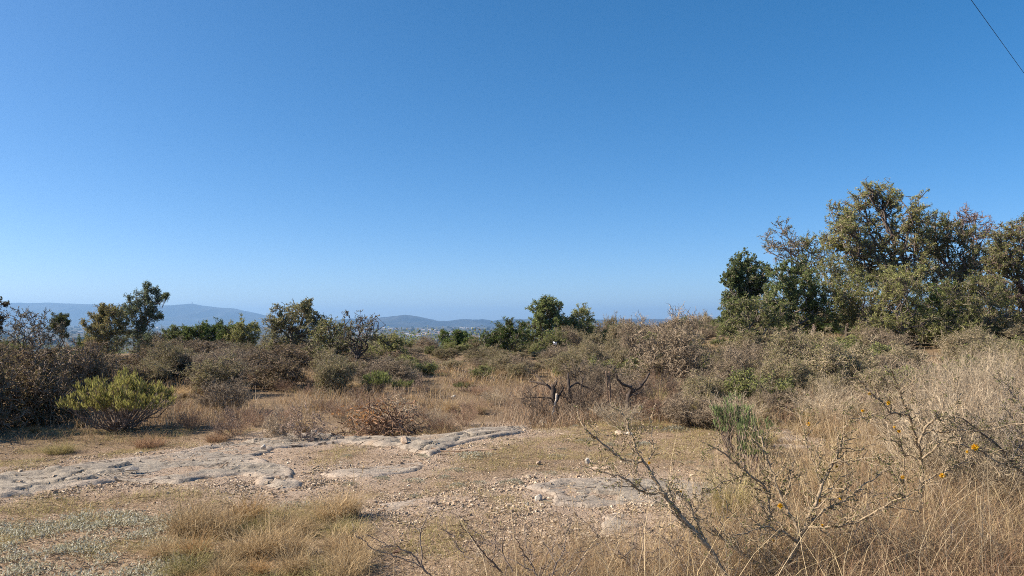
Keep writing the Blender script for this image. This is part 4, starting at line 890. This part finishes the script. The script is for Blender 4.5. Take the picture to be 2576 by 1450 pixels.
# ------------------------------------------------------------------ silver cushions
SIL = ((.47, .46, .36), (.60, .58, .48), (.34, .34, .25), (.22, .20, .13), (.36, .30, .19))
def cushion_mesh(n, r, h):
    a = rng.uniform(0, 6.283, n); q = np.sqrt(rng.random(n)); rr = r * (1 + .25 * np.sin(a * 3 + rng.random() * 6) + .15 * np.sin(a * 7))
    c = np.stack([np.cos(a) * q * rr, np.sin(a) * q * rr, h * (1 - q ** 2) * rng.uniform(.5, 1, n)], -1)
    d = norm(rng.normal(size=(n, 3)) * .6 + UP * .8 + c * 3)
    return mk_mesh('cushion', [leaves(c, .028, SIL, .32, d=d)], M_leaf)
CU = [cushion_mesh(int(n_), .17, h_) for n_, h_ in ((620, .05), (450, .07), (300, .04), (520, .09), (200, .05))]
def cush(x, d, s, label, group=None):
    s *= .8; o = obj('silver_cushion_plant', CU[rng.integers(5)]); o.location = (x, d, float(H(x, d)) + .0); o.scale = (s * 1.2, s, s * rng.uniform(.7, 1.1)); o.rotation_euler = (0, 0, rng.uniform(-.4, .4))
    tag(o, label, 'plant', group)
for px, py, w, lab in [(1190,1150,110,'widest silver-grey cushion patch near the high end of the rock shelf'),(1145,1186,60,'silver cushion below the widest patch'),(1205,1218,60,'silver cushion in the middle of a loose row'),(1150,1226,60,'silver cushion starting the loose row on bare soil'),
   (1040,1213,70,'round silver cushion alone on bare soil beneath the rock strip'),(1042,1252,45,'small silver cushion right above the lone rock patch'),(960,1205,50,'silver cushion at the end of the narrow rock strip'),(1290,1218,70,'silver cushion at the slab end of the loose row'),
   (1120,1205,50,'small silver cushion between two larger ones'),(1380,1195,60,'silver cushion above the cracked slab'),(880,1222,50,'silver cushion by the tall stalks'),(740,1275,110,'grey silver mat at the upper edge of the tussock bank'),(810,1275,50,'small silver cushion next to the grey mat'),
   (1020,1400,45,'silver cushion behind the slim forked seedling'),(960,1395,40,'silver cushion under the slim forked seedling'),(930,1440,90,'leafy silver plant at the bottom edge by the tussock bank'),(1225,1395,40,'pale silver rosette between the seedlings'),
   (1700,1085,90,'long silver mat at the foot of the stump scrub'),(1400,1150,60,'silver cushion near the fallen pale stick'),(1480,1110,50,'flat silver cushion beside the fallen pale stick'),(1620,1120,60,'silver cushion behind the leaning thorn limb')]:
    x, d = gnd(px, py); cush(x, d, w * d / F / .40, lab)
xs, ds = scatter(55, None, lambda x, d, px: ss(0, .3, fbm(x / .9, d / .9, 3, 14)) * ss(-3, -1, x) * ss(3.2, 2.5, x), 6, 13, 23)
for x, d in zip(xs, ds): cush(x, d, rng.uniform(.18, .5), 'little silver cushion scattered on the clearing soil', 'little silver cushions on the clearing')

# ------------------------------------------------------------------ loose stones (things)
def rock_mesh(seed, flat, cols):
    import bmesh
    bm = bmesh.new(); bmesh.ops.create_icosphere(bm, subdivisions=3, radius=.5); g = np.random.default_rng(seed)
    pl = norm(g.normal(size=(9, 3))); off = g.uniform(.2, .36, 9)
    for v in bm.verts:
        p = np.array(v.co)
        for a, o in zip(pl, off):
            e = p @ a - o
            if e > 0: p = p - a * e * .9
        p = p * (1 + .05 * fbm(p[0] * 5 + seed, p[1] * 5 + p[2] * 4, 3, seed)); v.co = Vector((p[0], p[1], p[2] * flat))
    me = bpy.data.meshes.new('stone'); bm.to_mesh(me); bm.free()
    at_ = me.color_attributes.new('Col', 'FLOAT_COLOR', 'POINT'); n = len(me.vertices)
    at_.data.foreach_set('color', np.tile(np.array([*cols, 1.], np.float32), n)); me.materials.append(M_stone); return me
WH, GY, TN = (.60, .54, .45), (.30, .27, .24), (.50, .38, .28)
for px, py, w, fl, c, lab in [(790,1101,20,.7,WH,'white block of stone sitting on the crest of the rock shelf'),(808,1104,18,.4,GY,'flat grey stone touching the white block on the shelf crest'),(705,1098,26,.45,TN,'flat tan stone at the top corner of the rock shelf'),(742,1099,18,.4,TN,'smaller flat stone between the tan one and the white block'),
   (1017,1126,22,.9,TN,'upright tan stone with a dark side below the shelf crest'),(664,1140,14,.9,WH,'small whitish stone below the flat tan one'),(1478,1168,17,1.,WH,'pointed white stone by the thorn limb tip'),(1495,1186,24,.6,TN,'tan stone with dark hollow beneath the pointed white one'),
   (1352,1258,24,.7,WH,'white-topped stone alone beside the cracked slab'),(1370,1069,28,.6,WH,'white stone at the foot of the leaning pole'),(1392,1072,15,1.2,WH,'narrow upright white stone right against the leaning pole'),
   (1327,1276,12,.8,WH,'small cream stone in bare soil below the white-topped one'),(1525,1180,26,.5,TN,'low tan stone on the slab edge'),(1585,1095,22,.5,WH,'white stone in the grass behind the leaning limb'),(1560,1094,30,.4,TN,'flat pale stone in the grass behind the leaning limb'),
   (1355,1170,12,.9,TN,'little tan stone among silver cushions'),(1688,1327,14,.8,WH,'white pebble on the low pale slab'),(1000,1395,20,.7,(.3,.17,.11),'reddish stone by the slim forked seedling'),(330,1195,30,.35,GY,'flat grey slab stone in the crack of the long shelf'),(700,1215,20,.5,TN,'tan block at the lower edge of the shelf'),
   (360,1013,22,.5,WH,'pale stone behind the bright green shrub'),(590,1010,30,.4,GY,'grey flat stone below the bare brown shrub'),(1140,1000,12,.6,WH,'little white stone in the dry meadow'),(815,965,18,.6,TN,'tan stone at the meadow edge by the dark hollow tuft')]:
    x, d = gnd(px, py); o = obj('loose_stone', rock_mesh(int(px), fl, c)); s = w * d / F / .8
    o.scale = (s, s * .8, s); o.location = (x, d, float(H(x, d)) + s * fl * .22 + (.05 if rock_sd(np.array([x]), np.array([d]))[0] > 0 else 0)); o.rotation_euler = (0, 0, px); tag(o, lab, 'stone')
# litter
for px, py, D, lab in [(1396, 864, 30., 'white scrap of plastic caught in the scrub below the round evergreen'), (440, 910, 20., 'small white scrap of plastic lying under the purplish bushes'), (452, 909, 20.2, 'second white scrap, flatter, next to the small one under the purplish bushes')]:
    c = P3(px, py, D); g = rng.normal(size=(5, 5)) * .02
    X, Y = np.meshgrid(np.linspace(-.08, .08, 5), np.linspace(-.06, .06, 5)); V = np.stack([X, g, Y + g * .4], -1).reshape(-1, 3); idx = np.arange(25).reshape(5, 5)
    Fc = np.stack([idx[:-1, :-1], idx[:-1, 1:], idx[1:, 1:], idx[1:, :-1]], -1).reshape(-1, 4)
    V2 = V + np.array([0, .006, 0]); o = obj('plastic_scrap', mk_mesh('plastic_scrap', [(V, Fc, np.full((25, 3), .8)), (V2, Fc[:, ::-1], np.full((25, 3), .8))], M_plain)); o.location = c; tag(o, lab, 'litter')

# ------------------------------------------------------------------ stuff: gravel, grass, stems
def stuff(name, parts, mat): tag(obj(name, mk_mesh(name, parts, mat)), kind='stuff')
g = np.random.default_rng(5)
m = 620000; px = g.uniform(-300, 2700, m); d = g.uniform(4.0 ** .6, 16 ** .6, m) ** (1 / .6); x = (px - 1288) / F * d
pr = prock(x, d); on = rock_sd(x, d)
keep = g.random(m) < (.05 + .75 * pr * ss(-.4, .3, fbm(x / .5, d / .5, 3, 12)) + .30 * ss(-.1, .4, fbm(x / .7, d / .7, 4, 15))) * np.where(on > .0, .05, 1) * np.where(d > 11.5, .8, 1)
x, d, pr, on = x[keep], d[keep], pr[keep], on[keep]; n = len(x)
sz = np.exp(g.normal(size=n) * .55) * .0062; sz = np.minimum(sz, .04) * (1 + .45 * pr)
z = H(x, d) + sz * .12 + np.where(on > .0, .025, 0)
GC = ((.46, .37, .265), (.36, .275, .19), (.56, .465, .35), (.27, .2, .14), (.37, .265, .18))
stuff('gravel', [stones(np.stack([x, d, z], -1), sz, GC)], M_grav)
print('gravel', n)
# short grass of the clearing and the meadow
def grass(n, d0, d1, dens, h0, h1, cols, w, seed, x0=-400, x1=2980, pw=.8, lean=.6, kink=.04, segs=3, droop=.4, clump=0.):
    g = np.random.default_rng(seed); m = n * 6
    d = g.uniform(d0 ** pw, d1 ** pw, m) ** (1 / pw); px = g.uniform(x0, x1, m); x = (px - 1288) / F * d
    if clump: x = x + g.normal(size=m) * 0
    ppx, ppy = tj(x, d)
    ok = g.random(m) < dens(x, d, ppx, ppy); x, d = x[ok][:n], d[ok][:n]; k = len(x)
    ln = g.normal(size=(k, 3)) * np.array([lean, lean, 0])
    z = H(x, d) - .01
    wv = w * np.maximum(1, d / 9)
    return blades(np.stack([x, d, z], -1), g.uniform(h0, h1, k), ln, wv, cols, segs, droop, kink=kink)
clear = lambda x, d: (rock_sd(x, d) < -.02) * 1.
stuff('short_grass', [
 grass(150000, 4.2, 12.5, lambda x, d, px, py: clear(x, d) * (.05 + .95 * ss(-.02, .32, fbm(x / .55, d / .55, 4, 16) + .3 * ss(-1, 2, x) * ss(7, 9.5, d))) * (1 - .7 * prock(x, d)), 0.02, .085, ((.46, .40, .17), (.54, .44, .22), (.36, .34, .13), (.38, .27, .15), (.22, .16, .09)), .0042, 31, lean=1.1),
 grass(90000, 11.0, 34, lambda x, d, px, py: clear(x, d) * ss(-.35, .3, fbm(x / 1.5, d / 1.5, 4, 17)) * ss(10.8, 12.5, d + .8 * ss(2, 0, x)), .05, .2, ((.36, .26, .15), (.28, .19, .115), (.42, .32, .185), (.24, .16, .10), (.32, .27, .13)), .006, 32, lean=.7)], M_grass)
def twiglets(n):
    d = rng.uniform(4 ** .7, 13 ** .7, n) ** (1 / .7); x = (rng.uniform(-300, 2700, n) - 1288) / F * d; a = rng.uniform(0, 6.283, n); L = rng.uniform(.03, .16, n)
    A = np.stack([x, d, H(x, d) + .006], -1); x2 = x + np.cos(a) * L; d2 = d + np.sin(a) * L; B = np.stack([x2, d2, H(x2, d2) + rng.uniform(.004, .03, n)], -1)
    return tubes(arcs(A, B, 4, .05, .04), rad(.0028, .0015, 4, n), 3, (.33, .25, .17), .45)
stuff('twig_litter', [twiglets(9000)], M_grass)
stuff('dry_stems', [
 # tangled tall stems on the right side
 grass(34000, 4.6, 15, lambda x, d, px, py: ss(1750, 2350, px + (py - 1100) * .55) * (.35 + .65 * ss(-.3, .2, fbm(x / .8, d / .8, 3, 18))), .2, .7, PINKST + STRAW + STRAW + RED + ((.14, .10, .07), (.24, .20, .09)), .0045, 33, x0=1300, x1=3100, lean=.7, kink=.085, segs=5),
 grass(9000, 6.5, 14, lambda x, d, px, py: ss(2150, 2450, px), .6, 1.25, PINKST, .0045, 34, x0=2050, x1=3200, lean=.38, kink=.05, segs=5),
 grass(26000, 3.4, 6.0, lambda x, d, px, py: ss(1250, 1750, px + (py - 1350) * 2.2) * ss(1270, 1400, py) * (.3 + .7 * ss(-.2, .2, fbm(x / .5, d / .5, 3, 19))), .10, .38, STRAW + STRAW + PINKST + RED, .003, 35, x0=900, x1=3100, lean=.8, kink=.09, segs=5),
 grass(10000, 3.6, 8, lambda x, d, px, py: ss(1900, 2300, px) , .2, .55, RED, .004, 36, x0=1500, x1=3100, lean=.6, kink=.08, segs=4),
 grass(1500, 3.8, 9.5, lambda x, d, px, py: ss(1500, 2100, px + (py - 1300) * 1.2), .4, .95, ((.70, .55, .32), (.62, .50, .33)), .0045, 41, x0=1200, x1=3100, lean=.5, kink=.012, segs=4),
 grass(20000, 12.3, 18, lambda x, d, px, py: ss(1180, 1420, px) * (.4 + .6 * ss(-.2, .3, fbm(x / .9, d / .9, 3, 20))), .18, .5, RED + PINKST, .006, 37, x0=1100, x1=2500, lean=.45, kink=.06, segs=4),
 grass(16000, 12.5, 24, lambda x, d, px, py: ss(-.2, .4, fbm(x / 2, d / 2, 3, 23)), .15, .45, PINKST + ORST, .006, 38, x0=-300, x1=1500, lean=.5, kink=.05, segs=3)], M_grass)
stuff('silver_ground_cover', [leaves(*(lambda x, d: (np.stack([x, d, H(x, d) + rng.uniform(0, .03, len(x))], -1), .02))(*scatter(23000, None, lambda x, d, px: (.04 + .96 * ss(-.2, .4, fbm(x / .2, d / .2, 4, 24))) * ss(.1, -.25, poly_sd(px, tj(x, d)[1], [(-300,1340),(100,1310),(330,1275),(500,1290),(560,1340),(520,1480),(430,1600),(-300,1600)]) * -.01), 3.6, 7.5, 39, -300, 700)), SIL, .4, upb=.8)], M_leaf)
# a few tall single stalks near the camera
def stalks():
    L = [(895,1300,1145),(885,1300,1170),(870,1310,1200),(905,1300,1215),(850,1330,1210),(820,1340,1240),(1625,1450,1265),(2420,1440,1240),(2250,1450,1285),(2300,1400,1240),(2150,1460,1230),(1560,1400,1200),(1470,1380,1225),(2480,1450,1300),(1690,1460,1320),(2060,1180,1010)]
    for i, (px, py, top) in enumerate(L):
        x, d = gnd(px, py); g0 = float(H(x, d)); _, sz = ray(px, top); h = CZ + float(sz) * d - g0
        E = np.array([[rng.uniform(-.12, .12) * h * 2, rng.uniform(-.1, .1), h]])
        me = mk_mesh('stalk', [tubes(arcs(np.array([[0, 0, -.02]]), E, 8, .012, 0.), rad(.0032, .0014, 8), 5, (.55, .42, .25), .05), leaves(np.repeat(E, 12, 0) - UP * rng.uniform(0, .08, (12, 1)), .02, STRAW, .3)], M_grass)
        o = obj('grass_stalk', me); o.location = (x, d, g0)
        tag(o, 'tall single dry stalk rising out of lower straw', 'grass', 'tall single dry stalks')
stalks()
print('near stuff', NF, round(time.time() - T0, 1))

# ------------------------------------------------------------------ far plain: woods and town
g = np.random.default_rng(50)
def far_xy(n, d0, d1, x0=-300, x1=2900):
    d = np.exp(g.uniform(math.log(d0), math.log(d1), n)); px = g.uniform(x0, x1, n); return (px - 1288) / F * d, d
x, d = far_xy(9000, 400, 11000); ok = fbm(x / 260, d / 700, 4, 55) > -.12; x, d = x[ok], d[ok]; n = len(x); s = g.uniform(5, 11, n) * (1 + d / 4000)
cl = stones(np.stack([x, d, H(x, d) + s * .3], -1), s, ((.05, .06, .028), (.07, .075, .035), (.09, .08, .045)), .7, .3)
stuff('distant_woods', [cl], M_leaf)
# mid slope foliage, leaf clumps
x, d = far_xy(1500, 75, 420); n = len(x); hgt = g.uniform(1.5, 3.2, n)
li = np.repeat(np.arange(n), 420); q = norm(rng.normal(size=(len(li), 3))) * rng.uniform(.5, 1, (len(li), 1))
pos = np.stack([x, d, H(x, d)], -1)[li] + np.stack([q[:, 0] * hgt[li] * .9, q[:, 1] * hgt[li] * .9, np.abs(q[:, 2]) * hgt[li]], -1)
stuff('slope_woods', [leaves(pos, .2, DKGREEN + ((.13, .13, .06), (.16, .125, .09)), .7)], M_leaf)
def house_mesh(w, l, h, rh, wall, roof):
    V = np.array([[-w, -l, 0], [w, -l, 0], [w, l, 0], [-w, l, 0], [-w, -l, h], [w, -l, h], [w, l, h], [-w, l, h]], float) * [.5, .5, 1]
    Fw = np.array([[0, 1, 5, 4], [1, 2, 6, 5], [2, 3, 7, 6], [3, 0, 4, 7]])
    e = .4; R_ = np.array([[-w / 2 - e, -l / 2 - e, h], [w / 2 + e, -l / 2 - e, h], [w / 2 + e, l / 2 + e, h], [-w / 2 - e, l / 2 + e, h], [-w / 2 - e, 0, h + rh], [w / 2 + e, 0, h + rh]])
    Fr = np.array([[0, 1, 5, 4], [2, 3, 4, 5], [3, 0, 4, 4], [1, 2, 5, 5]]); Fr[2] = [3, 0, 4, 3]; Fr[3] = [1, 2, 5, 1]
    Fr = np.array([[0, 1, 5, 4], [2, 3, 4, 5]])
    gab = np.array([[-w / 2, -l / 2, h], [-w / 2, l / 2, h], [-w / 2, .01, h + rh * .98], [-w / 2, -.01, h + rh * .98], [w / 2, l / 2, h], [w / 2, -l / 2, h], [w / 2, -.01, h + rh * .98], [w / 2, .01, h + rh * .98]])
    return mk_mesh('house', [(V, Fw, np.tile(wall, (8, 1))), (R_, Fr, np.tile(roof, (6, 1))), (gab, np.array([[0, 1, 2, 3], [4, 5, 6, 7]]), np.tile(wall, (8, 1)))], M_plain)
HM = [house_mesh(14, 9, 4, 2.5, (.38, .36, .33), (.3, .17, .12)), house_mesh(18, 10, 5, 1.5, (.45, .43, .4), (.4, .38, .36)), house_mesh(24, 14, 7, 1., (.4, .36, .32), (.42, .42, .41)), house_mesh(12, 9, 7, 2, (.5, .42, .35), (.35, .2, .15))]
k = 0
for i in range(4000):
    d_ = math.exp(g.uniform(math.log(3200), math.log(9500))); px = g.normal(1120, 150) if g.random() < .9 else g.uniform(60, 640)
    if fbm(np.array([px / 40.]), np.array([d_ / 900]), 3, 58)[0] < .02: continue
    x_ = (px - 1288) / F * d_; o = obj('house', HM[g.integers(4)]); s = .75 + d_ / 9000; o.scale = (s, s, s)
    o.location = (x_, d_, float(H(x_, d_)) + 3.0); o.rotation_euler = (0, 0, g.uniform(-.6, .6)); tag(o, 'tiny pale house of the town on the far plain', 'house', 'houses of the far town'); k += 1
    if k >= 280: break
# mast on the summit
c = P3(483, 765, 19000.); me = mk_mesh('mast', [tubes(np.array([[[0, 0, -60], [0, 0, 10], [0, 0, 60.]]]), np.array([[14., 12, 6]]), 6, (.3, .3, .3))], M_plain)
o = obj('summit_mast', me); o.location = c; tag(o, 'tiny mast on the highest summit of the blue range', 'mast')
# cable
a = P3(2443, 0, 12.2); b_ = P3(2576, 185, 15.9); u = (b_ - a); t = np.linspace(-5, 14, 60); pts = a + u * t[:, None]; pts[:, 2] += .004 * (t * 5) ** 2 * .05
tag(obj('power_cable', mk_mesh('power_cable', [tubes(pts[None], np.full((1, 60), .0045), 6, (.03, .03, .035), 0)], M_plain)), 'thin black overhead cable crossing the top corner of the sky', 'cable')

# ------------------------------------------------------------------ air
def haze():
    V = np.array([[x, y, z] for z in (-140, 490) for y in (-9000, 30000) for x in (-34000, 34000)], float)
    Fc = np.array([[0, 2, 3, 1], [4, 5, 7, 6], [0, 1, 5, 4], [1, 3, 7, 5], [3, 2, 6, 7], [2, 0, 4, 6]])
    m, nt, out = mat_new('haze'); v = nt.nodes.new('ShaderNodeVolumePrincipled'); v.inputs['Color'].default_value = (.35, .62, 1, 1)
    v.inputs['Density'].default_value = HAZE; v.inputs['Anisotropy'].default_value = .2
    nt.links.new(v.outputs[0], out.inputs['Volume'])
    tag(obj('haze', mk_mesh('haze', [(V, Fc, np.ones((8, 3)))], m)), kind='stuff')
HAZE = .00006
if HAZE: haze()

# ------------------------------------------------------------------ light, sky, camera
EL, AZ = R(36), R(-93)     # sun to the left of the view (azimuth from +Y, clockwise)
w = bpy.data.worlds.new('World'); sc.world = w; w.use_nodes = True; nt = w.node_tree; nt.nodes.clear()
sk = nt.nodes.new('ShaderNodeTexSky'); sk.sky_type = 'NISHITA'; sk.sun_disc = False; sk.sun_elevation = EL; sk.sun_rotation = AZ
sk.altitude = 600; sk.air_density = .6; sk.dust_density = 1.1; sk.ozone_density = 3.0
hs = nt.nodes.new('ShaderNodeHueSaturation'); hs.inputs['Saturation'].default_value = 1.33; gm = nt.nodes.new('ShaderNodeGamma'); gm.inputs[1].default_value = .85
nt.links.new(sk.outputs[0], hs.inputs['Color']); nt.links.new(hs.outputs[0], gm.inputs[0])
bg = nt.nodes.new('ShaderNodeBackground'); bg.inputs['Strength'].default_value = .121
wo = nt.nodes.new('ShaderNodeOutputWorld'); nt.links.new(gm.outputs[0], bg.inputs[0]); nt.links.new(bg.outputs[0], wo.inputs[0])
sl = bpy.data.lights.new('sun', 'SUN'); sl.energy = 5.0; sl.angle = R(.53); sl.color = (1, .885, .73)
so = bpy.data.objects.new('sun', sl); COL.objects.link(so)
dirv = Vector((math.sin(AZ) * math.cos(EL), math.cos(AZ) * math.cos(EL), math.sin(EL)))
so.rotation_euler = dirv.to_track_quat('Z', 'Y').to_euler()
cd = bpy.data.cameras.new('camera'); cam = bpy.data.objects.new('camera', cd); COL.objects.link(cam)
cd.sensor_width = 36; cd.lens = 36 * F / 2576; cd.clip_start = .05; cd.clip_end = 100000
cam.location = (0, 0, CZ); cam.rotation_euler = (R(90) + TH, 0, 0); sc.camera = cam
sc.view_settings.view_transform = 'Standard'; sc.view_settings.look = 'None'; sc.view_settings.gamma = 1; sc.view_settings.exposure = .92
sc.render.engine = 'CYCLES'; cy = sc.cycles
cy.max_bounces = 5; cy.diffuse_bounces = 2; cy.glossy_bounces = 1; cy.transmission_bounces = 2; cy.volume_bounces = 0; cy.transparent_max_bounces = 4
cy.use_adaptive_sampling = False; cy.filter_width = 1.0; cy.use_denoising = False; cy.denoising_prefilter = 'ACCURATE'; cy.denoising_input_passes = 'RGB_ALBEDO_NORMAL'; cy.denoiser = 'OPENIMAGEDENOISE'
print('total faces', NF, 'objects', len(bpy.data.objects), 'script s', round(time.time() - T0, 1))
